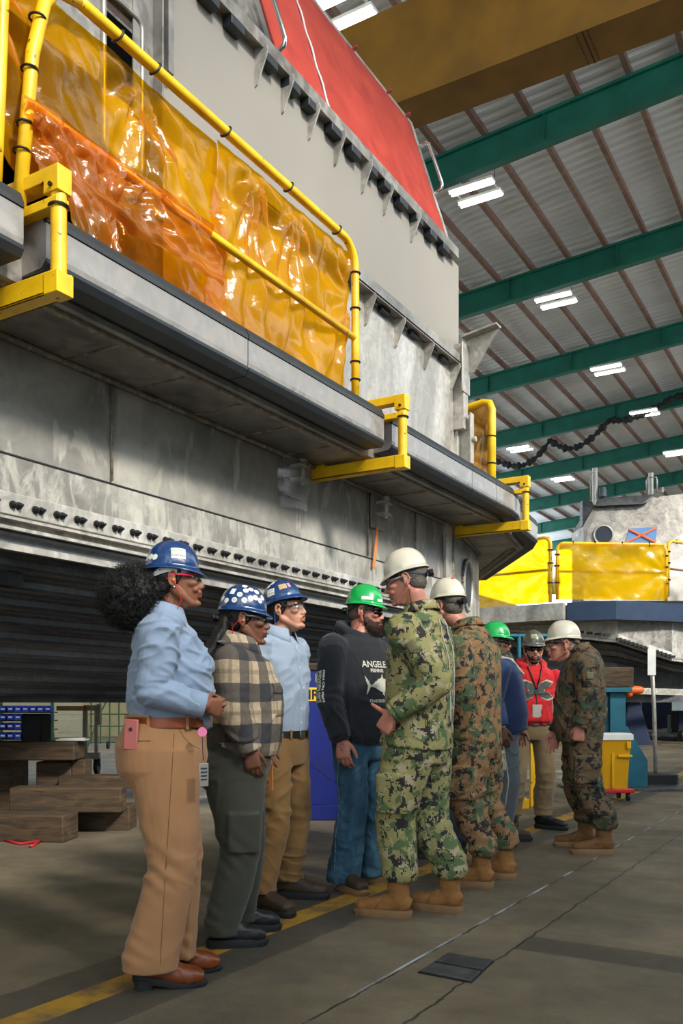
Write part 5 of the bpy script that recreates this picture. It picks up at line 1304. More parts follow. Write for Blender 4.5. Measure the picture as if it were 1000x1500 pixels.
SHIRTB=fabric('pale_blue_cotton','#8394ab',.8,.06); SHIRTC=fabric('light_blue_cotton','#8d9bac',.8,.05)
TAN=fabric('tan_trouser_cloth','#9c7049',.85,.06); KHAKI=fabric('khaki_cotton','#7c5c31',.85,.1); OLIVE=fabric('dark_olive_cotton','#36362c',.85,.1); KHAKI2=fabric('brown_khaki_cotton','#86704f',.85,.12)
BLACKF=fabric('black_fleece','#14171d',.9,.15); NAVYF=fabric('navy_fleece','#142a52',.85,.15); REDF=fabric('red_fleece','#c8141c',.85,.08); GREYW=fabric('grey_work_cloth','#5c6266',.85,.12)
t=NT('blue_denim'); s_=t.sep(); c=t.ramp(t.noise(5,detail=5,rough=.65,sc=(1.5,1.5,.6)),[(.32,srgb('#1a3548')),(.52,srgb('#2a4f64')),(.7,srgb('#4c7488'))]); t.col(c); t.set(.85); t.bump(t.noise(400,detail=1),.3,.002); DENIM=t.mat
t=NT('flannel_plaid'); s_=t.sep()
def stripe(sock,per,off,w):
    a=t.math('FRACT',t.math('ADD',t.math('DIVIDE',sock,per),off)); b=t.math('ABSOLUTE',t.math('SUBTRACT',a,.5)); return t.math('LESS_THAN',b,w)
wb=t.noise(6,detail=2); sx_=t.math('ADD',s_[0],t.math('MULTIPLY',wb,.02)); sz_=t.math('ADD',s_[2],t.math('MULTIPLY',wb,.03)); sy_=t.math('ADD',s_[1],t.math('MULTIPLY',wb,.02))
hb=stripe(sz_,.185,.1,.23); vb=t.math('MULTIPLY',1.0,stripe(t.math('ADD',sx_,t.math('MULTIPLY',sy_,.6)),.155,.2,.22)); hb2=stripe(sz_,.185,.6,.05); vb2=stripe(t.math('ADD',sx_,t.math('MULTIPLY',sy_,.6)),.155,.7,.05)
c=t.mix(t.math('MULTIPLY',hb,.80),srgb('#b5a184'),srgb('#1d2330')); c=t.mix(t.math('MULTIPLY',vb,.72),c,srgb('#1d2330')); c=t.mix(t.math('MULTIPLY',hb2,.4),c,srgb('#5a4e44')); c=t.mix(t.math('MULTIPLY',vb2,.4),c,srgb('#5a4e44'))
c=t.mix(.35,c,t.ramp(t.noise(60,detail=3),[(.35,(.5,.5,.5)),(.65,(1,1,1))]),'MULTIPLY'); t.col(c); t.set(.9); t.bump(t.noise(200,detail=2),.3,.002); PLAID=t.mat
CAMOE=camo('green_tan_pixel_camouflage','#918a57','#54663f','#2a2326','#a99b7b'); CAMOF=camo('brown_green_pixel_camouflage','#86633f','#47563a','#221f1d','#8f7450'); CAMOI=camo('dark_brown_green_pixel_camouflage','#634e36','#37422c','#171614','#6d583c',.008,12)
BOOTT=simple('coyote_suede','#8d6030',.85,0,.15,20,bump=.4,bscale=150); SOLET=simple('tan_rubber_sole','#80603f',.7,0,.1,20); BOOTB=simple('black_leather','#17181a',.45,0,.2,20); BOOTC=simple('cognac_leather','#713717',.35,0,.2,12); BOOTBR=simple('brown_leather','#3e3022',.6,0,.2,20); SOLEB=simple('black_rubber_sole','#17181a',.7,0,.1,20)
BELTB=simple('brown_belt_leather','#7e3a16',.4,0,.15,20); BLUELAN=simple('blue_lanyard','#2f6bc4',.6,0,.03); REDCORD=simple('red_cord','#c8201c',.5,0,0); BLUECORD=simple('blue_cord','#3a78d0',.5,0,0); FOAM=simple('orange_foam','#f08a20',.8,0,0)
REFL=simple('silver_seam_strip','#b8bcb4',.5,0,.05)
def earplug(f,y,mat,pts):
    m=MB(); m.ell(f.T(-.006,y*.084,-.006),(.006,.006,.006),f.HR); o=m.build('earplug',FOAM,f.o,smooth=True)
    m=MB(); m.tube([f.T(*p) for p in pts],.0016,6); m.build('cord',mat,o,smooth=True)

# ---------- A: woman in pale blue shirt
def build_A():
    f=Fig(240,3.6,14,1.70,'woman in pale blue shirt and tan trousers with large dark ponytail and blue hard hat',SKD,.0042)
    f.head(258,851,0,6,4,0,.95,fem=True,smile=True)
    f.neck((.005,0,1.475),.047)
    rings=[(1.03,.02,.158,.168),(1.07,.02,.162,.168),(1.13,.018,.168,.166),(1.20,.022,.170,.168),(1.27,.026,.166,.172),(1.34,.012,.145,.178),(1.40,-.002,.118,.172),(1.445,-.008,.095,.135),(1.475,-.005,.068,.09)]
    f.torso(rings)
    R=f.arm('R',(-.02,-.178,1.385),f.Lc(298,1033,-.16),(-.6,-.6,-.3),(.75,.60,-.12),(-.3,.8,.1),'clasp',elbow=f.Lc(222,1012,-.20))
    Lw=f.Lc(293,1031,.08)
    Lf=f.arm('L',(-.01,.178,1.385),Lw,(-.5,.8,-.3),(.8,-.35,-.05),(-.1,-.9,-.2),'clasp')
    lr=f.leg('R',(0,-.088,.88),f.Lc(225,1412,-.11),-4); ll=f.leg('L',(0,.088,.88),f.Lc(252,1395,.06),6)
    o=f.finish(); f.brows(HAIRB)
    f.garment('shirt',SHIRTB,rings,[R,Lf],(.078,.066,.046),amp=.011,vox=.005,seed=2,zs=11,fine=.4,pw=2.2)
    f.cuff(SHIRTB,R[1],R[2],.047,.075); f.cuff(SHIRTB,Lf[1],Lf[2],.046,.07)
    f.collar(SHIRTB,(.006,0,1.492),.056,.062,.055,.28,.30,.024)
    tp=f.pants(TAN,[(1.045,.02,.155,.166),(.99,.005,.170,.176),(.93,-.008,.186,.186),(.86,-.008,.178,.184),(.80,0,.15,.17)],[lr,ll],[(.150,.098),(.122,.092),(.092,.078),(.098,.082),(.110,.088)],.075,amp=.005,vox=.006,seed=4,zs=7)
    SM=simple('tan_seam_thread','#7a5638',.8); seam(tp,SM,[(.03-.06*max(0,(1.0-z))**1.0,z) for z in [1.0-.04*k for k in range(23)]]); seam(tp,SM,[(.05,1.02),(.07,.985),(.10,.955),(.13,.94)]); seam(tp,SM,[(-.06,.975),(-.10,.975),(-.14,.975)],r=.003,name='pocket_welt')
    f.belt(BELTB,1.045,.02,.162,.172,.020,buckle=(TAN,))
    for g,yaw in ((lr,-4),(ll,6)): shoe(o,(g[2].x,g[2].y,0),math.radians(yaw),BOOTC,SOLEB,.275,.088,shaft=.06,heel=.03,name='ankle_boot',soleh=.016)
    # hair: cap part and big puff
    hair_short(o,f.T,f.hc,f.HR,f.hs,HAIRB,None,seed=4)
    m=MB(); pc=f.T(-.185,0,-.055); m.ell(pc,(.125,.115,.115),f.HR); m.ell(f.T(-.11,0,-.03),(.06,.06,.06)); m.ell(f.T(-.20,0,-.11),(.09,.095,.07))
    me=remesh(m,.006,2); fold(me,lambda p:.012*vnoise(p*38)+.008*vnoise(p*80)); hp=mk('hair_puff',me,HAIRB,o)
    m=MB(); strands(m,pc,f.HR,(.118,.108,.108),2600,.036,.0013,.018,3); strands(m,f.T(-.20,0,-.11),f.HR,(.085,.09,.066),900,.036,.0013,.018,8); m.build('curls',HAIRB,hp,smooth=True)
    P2=math.pi
    hardhat(o,f.T,f.HR,f.hs,HB,tilt=-.13,x0=-.014,z0=.050,strap=M['white'],stickers=[('r',-1.25,.55,.046,STK,1.25),('c',-2.25,.33,.013,STK),('c',-2.5,.35,.013,STK),('c',-2.75,.32,.013,STK),('txt',-1.35,.66,.013,STKG,'BUILDER'),('txt',-1.25,.45,.012,INK,'SHIPYARD')])
    glasses(o,f.T,f.HR,f.hs,M['lens_clear'],simple('pink_frame','#e0305a',.35),z=.004)
    earplug(f,-1,REDCORD,[(-.006,-.088,-.01),(.012,-.082,-.04),(.02,-.07,-.09),(.0,-.06,-.13),(-.02,-.055,-.17)])
    m=MB(); m.ell(f.T(-.004,-.086,-.036),(.005,.004,.005)); m.build('earring',M['chrome'],o,smooth=True)
    # collar button placket
    sh=[c for c in o.children if c.name.startswith('shirt')][0]; tr=surf(sh)
    for i in range(6):
        m=MB(); h=tr.ray_cast(Vector((.6,.012,1.43-.065*i)),Vector((-1,0,0)))
        if h[0]: m.cyl(h[0],h[0]+Vector((.003,0,0)),.0055,10); m.build('button',M['white'],sh,smooth='auto')
    # phone
    m=MB(); m.box((0,0,0),(.062,.010,.12)); m2=m.build('phone',simple('rose_phone_case','#b96a62',.4,0,.05),bevel=.008)
    w=P(192,1076,3.425); m2.location=w; m2.rotation_euler=(0,.05,TH-.35); tag(m2,'rose coloured phone sticking out of the back pocket of the tan trousers','phone')
    m=MB(); m.cyl((0,-.007,.02),(0,-.005,.02),.008,12); m.build('camera_lens',INK,m2)
    # badge reel
    w=P(296,1072,3.40); g=empty('badge_reel',w,f.h); tag(g,'pink badge reel with clear card holder hanging from the brown belt','badge')
    m=MB(); m.cyl((0,-.008,0),(0,.006,0),.018,20); m.build('reel',simple('pink_reel','#e07aa0',.4),g,smooth='auto')
    m=MB(); m.cyl((0,0,-.018),(.004,0,-.11),.0015,6); m.build('string',M['black'],g)
    m=MB(); m.box((.006,0,-.165),(.042,.006,.09),.5); cd=m.build('card_holder',simple('smoky_card_sleeve','#8e8c84',.3),g,bevel=.006)
    m=MB(); 
    for i in range(4): m.box((.006,-.004,-.14-.014*i),(.028,.004,.005),.5)
    m.build('card_print',INK,cd)
# ---------- B: woman in flannel
def build_B():
    f=Fig(343,4.2,10,1.58,'woman in cream and black plaid shirt, blue hard hat covered in round stickers',SKD2,.0045)
    f.head(359,909,0,4,0,0,1.0,fem=True,wide=1.05); f.neck((.012,0,1.385),.055)
    rings=[(.885,.035,.165,.185),(.95,.040,.182,.195),(1.03,.040,.186,.196),(1.12,.036,.186,.194),(1.20,.030,.172,.196),(1.28,.015,.150,.196),(1.335,.0,.12,.180),(1.375,0,.095,.13),(1.40,.008,.07,.09)]
    f.torso(rings,.02)
    R=f.arm('R',(-.02,-.195,1.30),f.Lc(366,1098,-.2),(-1,-.3,0),(.20,.05,-1),(.15,1,.1),'relaxed',l1=.27,l2=.24,r=(.05,.042,.028))
    Lf=f.arm('L',(0,.195,1.30),(.16,.24,.92),(-1,.3,0),(.2,-.05,-1),(.1,-1,.1),'relaxed',l1=.27,l2=.24,r=(.05,.042,.028))
    lr=f.leg('R',(.0,-.09,.80),f.Lc(328,1362,-.12),0); ll=f.leg('L',(0,.09,.80),f.Lc(352,1342,.14),4)
    o=f.finish(); f.brows(HAIRB)
    def ex(m):
        m.loft([(Vector((.0,-.0,1.36)),.13,.15),(Vector((.02,0,1.40)),.085,.10),(Vector((.02,0,1.425)),.078,.085)],ref=(1,0,0),n=24)
    f.garment('flannel_shirt',PLAID,rings,[R,Lf],(.088,.075,.052),amp=.008,vox=.0055,seed=7,zs=9,extra=ex)
    for r in (R,Lf): f.cuff(PLAID,r[1],r[2],.052,.06)
    f.collar(PLAID,(.02,0,1.415),.070,.074,.06,.30,.35,.03)
    sh=[c for c in o.children if c.name.startswith('flannel')][0]; tr=surf(sh)
    vs,fs=gridshape(.11,.05,8,5); pv,pf=decal(tr,vs,fs,(.2,-.10,1.19),(.8,-.6,0),(0,0,1),.007); m=MB(); m.add(pv,pf); q=m.build('pocket_flap',PLAID,sh,smooth=True); q.modifiers.new('t','SOLIDIFY').thickness=.005
    vs,fs=gridshape(.10,.12,8,8); pv,pf=decal(tr,vs,fs,(.2,-.10,1.12),(.8,-.6,0),(0,0,1),.003); m=MB(); m.add(pv,pf); q=m.build('chest_pocket',PLAID,sh,smooth=True); q.modifiers.new('t','SOLIDIFY').thickness=.003
    def cp(m):
        k=lr[1]; m.loft([(Vector((k.x+.01,k.y-.085,.62)),.075,.018,5),(Vector((k.x+.01,k.y-.08,.44)),.075,.018,5)],ref=(1,0,0),n=20)
    f.pants(OLIVE,[(.93,.02,.16,.18),(.86,0,.175,.19),(.80,-.01,.17,.185),(.74,0,.14,.17)],[lr,ll],[(.145,.10),(.122,.095),(.092,.08),(.092,.078),(.082,.075)],.06,amp=.007,vox=.007,seed=8,zs=9,extra=cp,name='cargo_trousers')
    for g,yaw in ((lr,0),(ll,4)): shoe(o,(g[2].x,g[2].y,0),math.radians(yaw),BOOTB,SOLEB,.27,.10,shaft=.06,name='work_boot',lace=M['black'])
    hair_short(o,f.T,f.hc,f.HR,f.hs,HAIRB,None,wide=1.05,full=1.03,seed=6)
    m=MB(); m.loft([(f.T(-.085,0,.03),.03,.06),(f.T(-.105,0,-.04),.035,.075),(Vector((-.115,0,1.36)),.035,.10),(Vector((-.150,0,1.27)),.032,.115),(Vector((-.168,0,1.15)),.028,.12),(Vector((-.168,0,1.04)),.022,.11),(Vector((-.16,0,.97)),.010,.07)],ref=(1,0,0),n=24)
    me=remesh(m,.006,2); fold(me,lambda p:.005*vnoise(p*np.array([60,60,5]))+.003*vnoise(p*np.array([120,120,9]))); mk('long_hair',me,HAIRB,o); m=MB()
    
    st=[('r',-2.2,.75,.032,STK,.8)]+[('c',az,el,.0135,STK) for az,el in ((-1.95,.35),(-2.35,.3),(-1.75,.62),(-1.5,.38),(-1.45,.85),(-1.2,.5),(-.95,.55),(-.7,.45),(-1.1,.95),(-.75,.85),(-1.55,1.15),(-.45,.6),(-2.7,.4))]
    for az,el in ((-1.75,.62),(-1.5,.38),(-1.2,.5),(-.95,.55),(-1.95,.35),(-.7,.45),(-1.45,.85),(-1.1,.95)): st.append(('txt',az,el,.010,INK,'153'))
    hardhat(o,f.T,f.HR,f.hs,HB,tilt=-.10,x0=-.012,z0=.046,stickers=st)
    glasses(o,f.T,f.HR,f.hs,M['lens_clear'],M['alu_dark'],z=.002)
    earplug(f,-1,REDCORD,[(-.006,-.090,-.01),(-.03,-.095,-.012),(-.055,-.09,-.04),(-.055,-.08,-.08),(-.03,-.07,-.115)])
    m=MB(); m.bx(-.01,.01,-.003,.003,-.12,.0); q=m.build('orange_tag_strap',simple('orange_webbing','#d08a50',.7)); q.location=P(397,1122,4.35); tag(q,'short orange strap hanging beside the hand of the woman in plaid','strap')
# ---------- C: man light blue shirt
def build_C():
    f=Fig(410,4.95,-30,1.75,'man in light blue shirt and khaki trousers with blue hard hat, looking right',SKL,.0048)
    f.head(419,895,0,-22,10,0,1.0); f.neck((0,0,1.505),.055)
    rings=[(.955,.01,.122,.165),(1.0,.01,.130,.172),(1.08,.01,.132,.178),(1.18,.008,.132,.186),(1.28,.005,.132,.194),(1.36,0,.122,.196),(1.43,-.005,.105,.185),(1.475,-.005,.085,.14),(1.505,0,.066,.09)]
    f.torso(rings)
    R=f.arm('R',(-.01,-.195,1.415),(.02,-.26,.92),(-1,-.3,0),(.1,.05,-1),(.1,1,0)); Lf=f.arm('L',(-.01,.195,1.415),(-.05,.27,.94),(-1,.3,0),(0,-.05,-1),(.1,-1,0))
    lr=f.leg('R',(0,-.09,.90),f.Lc(385,1312,-.18),-12); ll=f.leg('L',(0,.09,.90),f.Lc(424,1288,.16),22)
    o=f.finish(); f.brows(HAIRD)
    sh=f.garment('shirt',SHIRTC,rings,[R,Lf],(.078,.062,.045),amp=.009,vox=.0058,seed=12,zs=8,fine=.4)
    f.collar(SHIRTC,(.0,0,1.520),.062,.066,.055,.30,.34,.026)
    tr=surf(sh)
    m=MB(); pts=[]
    for i in range(14):
        h=tr.ray_cast(Vector((.6,.0,1.47-.038*i)),Vector((-1,0,0)))
        if h[0]: pts.append(h[0]+Vector((.001,0,0)))
    m.loft([(p,.014,.002) for p in pts],ref=(0,1,0),n=8); pk=m.build('placket',SHIRTC,sh,smooth='auto')
    for i in (1,4,7,10,12):
        m=MB(); m.cyl(pts[i],pts[i]+Vector((.004,0,0)),.005,10); m.build('button',M['white'],pk,smooth='auto')
    f.belt(M['black'],.950,.01,.130,.172,.018,buckle=(KHAKI,))
    f.pants(KHAKI,[(.965,.01,.128,.168),(.90,0,.14,.176),(.84,0,.135,.176),(.78,0,.12,.16)],[lr,ll],[(.118,.095),(.100,.090),(.080,.076),(.078,.076),(.082,.080)],.10,amp=.007,vox=.007,seed=14,zs=10)
    for g,yaw in ((lr,-12),(ll,22)): shoe(o,(g[2].x,g[2].y,0),math.radians(yaw),BOOTBR,SOLEB,.30,.108,shaft=.06,name='work_boot',lace=M['black'])
    hair_short(o,f.T,f.hc,f.HR,f.hs,HAIRD,None,full=1.03,seed=9)
    m=MB(); 
    for i in range(9): y=-.018+.036*i/8; m.cap(f.T(.106,y,-.053),f.T(.103,y*1.15,-.058),.0022,.0015,6)
    m.build('moustache',HAIRD,o,smooth=True)
    hardhat(o,f.T,f.HR,f.hs,HB,tilt=.12,x0=-.012,z0=.052,stickers=[('r',-1.75,.5,.042,STK,1.2),('r',-.95,.62,.034,ORB,1.3),('r',-.55,.62,.03,PINK,.5),('txt',-1.75,.42,.012,INK,'SHIPYARD'),('txt',-1.80,.6,.013,STKG,'BUILDER'),('c',-1.7,1.1,.014,STK),('c',-2.0,.95,.012,STK)])
    glasses(o,f.T,f.HR,f.hs,M['lens_clear'],M['black'],z=.002)
    earplug(f,-1,BLUECORD,[(-.006,-.088,-.006),(-.03,-.09,-.01),(-.035,-.085,-.04),(-.045,-.075,-.07),(-.04,-.06,-.10)])
# ---------- D: man in black hoodie
TUNA=[(0,0),(.02,.012),(.055,.03),(.075,.034),(.085,.055),(.092,.034),(.12,.028),(.145,.010),(.15,-.002),(.135,-.014),(.10,-.028),(.092,-.05),(.082,-.03),(.055,-.022),(.02,-.008),(0,-.006),(-.03,-.045),(-.018,-.004),(-.035,.045)]
def build_D():
    f=Fig(527,5.45,-45,1.80,'bearded man in black printed hoodie, blue jeans and green hard hat facing the officer',SKR,.0052)
    f.head(535,897,0,-14,-4,0,1.0); f.neck((.0,0,1.545),.062)
    rings=[(.90,.01,.155,.195),(.93,.015,.175,.215),(1.0,.015,.185,.225),(1.10,.012,.182,.228),(1.22,.010,.178,.232),(1.33,.005,.165,.232),(1.42,0,.142,.225),(1.48,-.005,.118,.195),(1.52,-.01,.10,.15),(1.55,-.01,.085,.11)]
    f.torso(rings,.03)
    R=f.arm('R',(-.01,-.215,1.44),f.Lc(500,1084,-.27),(-.6,-.8,0),(.12,.05,-1),(-.5,1,0.0),'relaxed',hs=1.08)
    Lf=f.arm('L',(-.01,.215,1.44),(.06,.30,.90),(-1,.5,0),(.1,-.05,-1),(.0,-1,0))
    lr=f.leg('R',(0,-.09,.90),f.Lc(505,1275,-.12),-15); ll=f.leg('L',(0,.095,.90),f.Lc(542,1268,.12),42)
    o=f.finish(); f.brows(BEARD)
    def ex(m):
        # hood lying round the neck
        m.tube([V(.075,-.0,1.50),V(.055,-.075,1.525),V(-.0,-.115,1.555),V(-.07,-.105,1.585),V(-.115,-.04,1.60),V(-.115,.04,1.60),V(-.07,.105,1.585),V(0,.115,1.555),V(.055,.075,1.525),V(.075,0,1.50)],[.025,.030,.034,.038,.042,.042,.038,.034,.030,.025],12)
        m.loft([(V(-.10,0,1.58),.055,.11),(V(-.15,0,1.50),.05,.13),(V(-.165,0,1.42),.03,.10)],ref=(1,0,0),n=20)
    sh=f.garment('hoodie',BLACKF,rings,[R,Lf],(.098,.080,.062),amp=.009,vox=.0065,seed=20,zs=6,extra=ex,fine=.15)
    f.cuff(BLACKF,R[1],R[2]+Vector((0,0,0)),.045,.06); f.cuff(BLACKF,Lf[1],Lf[2],.045,.06)
    tr=surf(sh); CR_=simple('cream_print','#c9c5b4',.8,0,.03)
    nd=(1,-.05,0)
    def txt(s_,size,ox,oz,nm,col=CR_,ny=-.05,sx=1,x_org=.0):
        vs,fs=text_mesh(s_,size,.001,sx=sx); xs_=[v[0] for v in vs]; vs=[(v[0]-(max(xs_)+min(xs_))/2,v[1]) for v in vs]
        pv,pf=decal(tr,vs,fs,(.2,ox,oz),(1,ny,0),(0,0,1),.003); mm=MB(); mm.add(pv,pf); mm.build(nm,col,sh,fix=False)
    txt('ANGELE',.054,-.045,1.335,'chest_lettering',sx=.95); txt('FISHING',.028,-.035,1.305,'chest_lettering'); txt('CHARTERSTON',.024,-.035,1.125,'chest_lettering',sx=.9)
    vs,fs=dense_poly([(x*1.1-.055,y*1.3) for x,y in TUNA],.004); pv,pf=decal(tr,vs,fs,(.2,-.04,1.225),nd,(0,0,1),.003); m=MB(); m.add(pv,pf); m.build('tuna_print',CR_,sh,fix=False)
    # sleeve print: five stacked lines running down the arm
    mid=R[0].lerp(R[1],.78)
    sdir=Vector((-.12,-1,0)); up=(R[1]-R[0]).normalized(); 
    for i,(s_,sz,ox) in enumerate((('OFFSHORE',.036,-.045),('CHARTERS',.030,-.018),('INSHORE REEF',.018,.004),('FISH ON FISH',.016,.028))):
        vs,fs=text_mesh(s_,sz,.001); xs_=[v[0] for v in vs]; w_=max(xs_)-min(xs_); vs=[((v[0]-min(xs_)-w_/2)*(.19/w_),v[1]) for v in vs]
        vs=[(v[1]+ox,-v[0],0) for v in vs]
        pv,pf=decal(tr,vs,fs,mid,sdir,-up,.003); mm=MB(); mm.add(pv,pf); mm.build('sleeve_lettering',CR_,sh,fix=False)
    jp=f.pants(DENIM,[(.94,.01,.145,.18),(.88,0,.148,.185),(.82,0,.14,.18),(.77,0,.12,.16)],[lr,ll],[(.125,.098),(.108,.092),(.086,.082),(.088,.086),(.098,.095)],.045,amp=.007,vox=.0075,seed=22,zs=10,name='jeans')
    seam(jp,simple('jean_seam_thread','#6f8796',.8),[(lr[0].x*(z-.1)/.8+lr[2].x*(.9-z)/.8,z) for z in [.88-.04*k for k in range(20)]],r=.0022)
    for g,yaw in ((lr,-15),(ll,42)): shoe(o,(g[2].x,g[2].y,0),math.radians(yaw),BOOTBR,SOLET,.30,.11,shaft=.05,name='work_boot')
    hair_short(o,f.T,f.hc,f.HR,f.hs,simple('shaved_dark_hair','#5a463a',.7),None,full=.965,seed=2)
    # beard
    m=MB(); T=f.T
    m.loft([(T(.012,0,-.040),.050,.066),(T(.030,0,-.065),.060,.062),(T(.045,0,-.095),.058,.052),(T(.058,0,-.122),.044,.040),(T(.066,0,-.145),.022,.022)],ref=f.HR@Vector((1,0,0)),n=20)
    for y in (-1,1): m.cap(T(.105,0,-.050),T(.085,y*.03,-.066),.007,.009); m.cap(T(.0,y*.068,-.01),T(.02,y*.062,-.06),.008,.014)
    m.ell(T(.092,0,-.090),(.018,.022,.013),f.HR)
    me=remesh(m,.0045,2); fold(me,lambda p:.002*vnoise(p*90)+.0015*vnoise(p*200)); b=mk('beard',me,BEARD,o)
    m=MB(); strands(m,T(.048,0,-.095),f.HR,(.056,.056,.052),1500,.016,.0008,.006,5,filt=lambda d:d.z<.25 and d.x>-.5); m.build('beard_hair',BEARD,b,smooth=True)
    m=MB(); m.ell(T(.1055,0,-.0735),(.006,.018,.0045),f.HR); m.build('lower_lip',SKR[1],o,smooth=True)
    hardhat(o,f.T,f.HR,f.hs,HG,tilt=-.02,x0=-.01,z0=.050,brim=.014,stickers=[('r',-1.25,.28,.020,STK,3.2),('r',-.35,.22,.018,STK,2.6)])
    glasses(o,f.T,f.HR,f.hs,M['lens_dark'],M['black'],z=.002)
    earplug(f,-1,REDCORD,[(-.006,-.088,-.006),(-.01,-.086,-.04),(-.015,-.078,-.08),(-.03,-.07,-.11)])
    # tattoo marks on hand
    tr=bvh(o.data); ink=simple('tattoo_ink','#3c3a3c',.6,0,.1)
    d=(R[2]-R[1]).normalized()
    for k,(ox,oz,r_) in enumerate(((0,-.02,.012),(.016,-.035,.009),(-.014,-.04,.009),(0,-.055,.010))):
        pts=[(ox+r_*math.cos(a),oz+r_*.8*math.sin(a)) for a in [2*math.pi*i/18 for i in range(19)]]; vs=[];fs=[]
        for i,p in enumerate(pts): vs+=[p,(ox+(p[0]-ox)*.72,oz+(p[1]-oz)*.72)]
        for i in range(18): fs.append((2*i,2*i+2,2*i+3,2*i+1))
        pv,pf=decal(tr,vs,fs,R[2]+Vector((.01,0,0)),(.35,-1,.0),(0,0,1),.0006); mm=MB(); mm.add(pv,pf); mm.build('hand_tattoo',ink,o,fix=False)
# ---------- camo uniform maker
def camo_man(f,mat,rings,arms,legs,bootyaws,pel,radii,hemz,seed,lan=True,boots=(BOOTT,SOLET),cuffr=.052,sr=(.095,.080,.060),amp=.009,pocket='L',vox=.0068,hair=HAIRG,hat=None,collar_h=.03):
    o=f.o
    sh=f.garment('camouflage_jacket',mat,rings,arms,sr,amp=amp,vox=vox,seed=seed,zs=8,fine=.3)
    for a in arms: f.cuff(mat,a[1],a[2],cuffr,.05)
    nb=f.nb; f.collar(mat,nb+Vector((.0,0,.005)),.070,.074,.04,.25,.25,.020,stand=.028)
    if lan:
        m=MB(); c=nb+Vector((0,0,.030)); pts=[c+Vector((.066*math.cos(t)-.0,.070*math.sin(t),-.22*.070*math.cos(t)-.03*max(0,math.cos(t)))) for t in [math.radians(a) for a in range(40,321,14)]]
        m.loft([(p,.002,.008) for p in pts],ref=(0,0,1),n=8); tr=surf(sh); 
        ll=m.build('lanyard',BLUELAN,o,smooth=True)
        for y in (-1,1):
            pp=[]
            for k in range(14):
                zq=nb.z-.01-.02*k*1.4; yq=y*(.055-.04*k/13); h=tr.ray_cast(Vector((.7,yq,zq)),Vector((-1,0,0)))
                if h[0]: pp.append(h[0]+Vector((.003,0,0)))
            if len(pp)>3: m=MB(); m.loft([(p,.008,.0015) for p in pp],ref=(0,1,0),n=8); m.build('strap',BLUELAN,ll,smooth=True)
        m=MB(); 
        if len(pp)>3: m.box(pp[-1]+Vector((.006,.015,-.06)),(.005,.06,.095)); m.build('badge',STK,ll,bevel=.002)
    def cp(m):
        for (hip,kn,an,yaw) in legs:
            q=hip.lerp(kn,.72); sg=1 if hip.y>0 else -1
            m.loft([(q+Vector((0,sg*(radii[1][1]-.012),.11)),.085,.030,5),(q+Vector((0,sg*(radii[1][1]-.012),-.09)),.085,.034,5)],ref=(1,0,0),n=20)
    f.pants(mat,pel,legs,radii,hemz,amp=.010,vox=.0072,seed=seed+3,blouse=True,extra=cp,name='camouflage_trousers',zs=10)
    tr=surf(sh)
    # sleeve pocket with flap
    for a in arms:
        sg=1 if a[0].y>0 else -1; q=a[0].lerp(a[1],.42); up=(a[0]-a[1]).normalized(); nd=Vector((-.15,sg,.1))
        vs,fs=gridshape(.12,.13,8,8); pv,pf=decal(tr,vs,fs,q+nd*.1,nd,up,.003,.2); m=MB(); m.add(pv,pf); e=m.build('sleeve_pocket',mat,sh,smooth=True,fix=False); e.modifiers.new('t','SOLIDIFY').thickness=.004
        vs,fs=gridshape(.055,.055,4,4); pv,pf=decal(tr,vs,fs,q+nd*.1+up*.02,nd,up,.008,.2); m=MB(); m.add(pv,pf); e=m.build('sleeve_patch',simple('olive_patch','#6b6648',.8),sh,smooth=True,fix=False); e.modifiers.new('t','SOLIDIFY').thickness=.003
    for g,yaw in zip(legs,bootyaws): shoe(o,(g[2].x,g[2].y,0),math.radians(yaw),boots[0],boots[1],.305,.112,shaft=.24,name='combat_boot',lace=boots[1])
    return sh
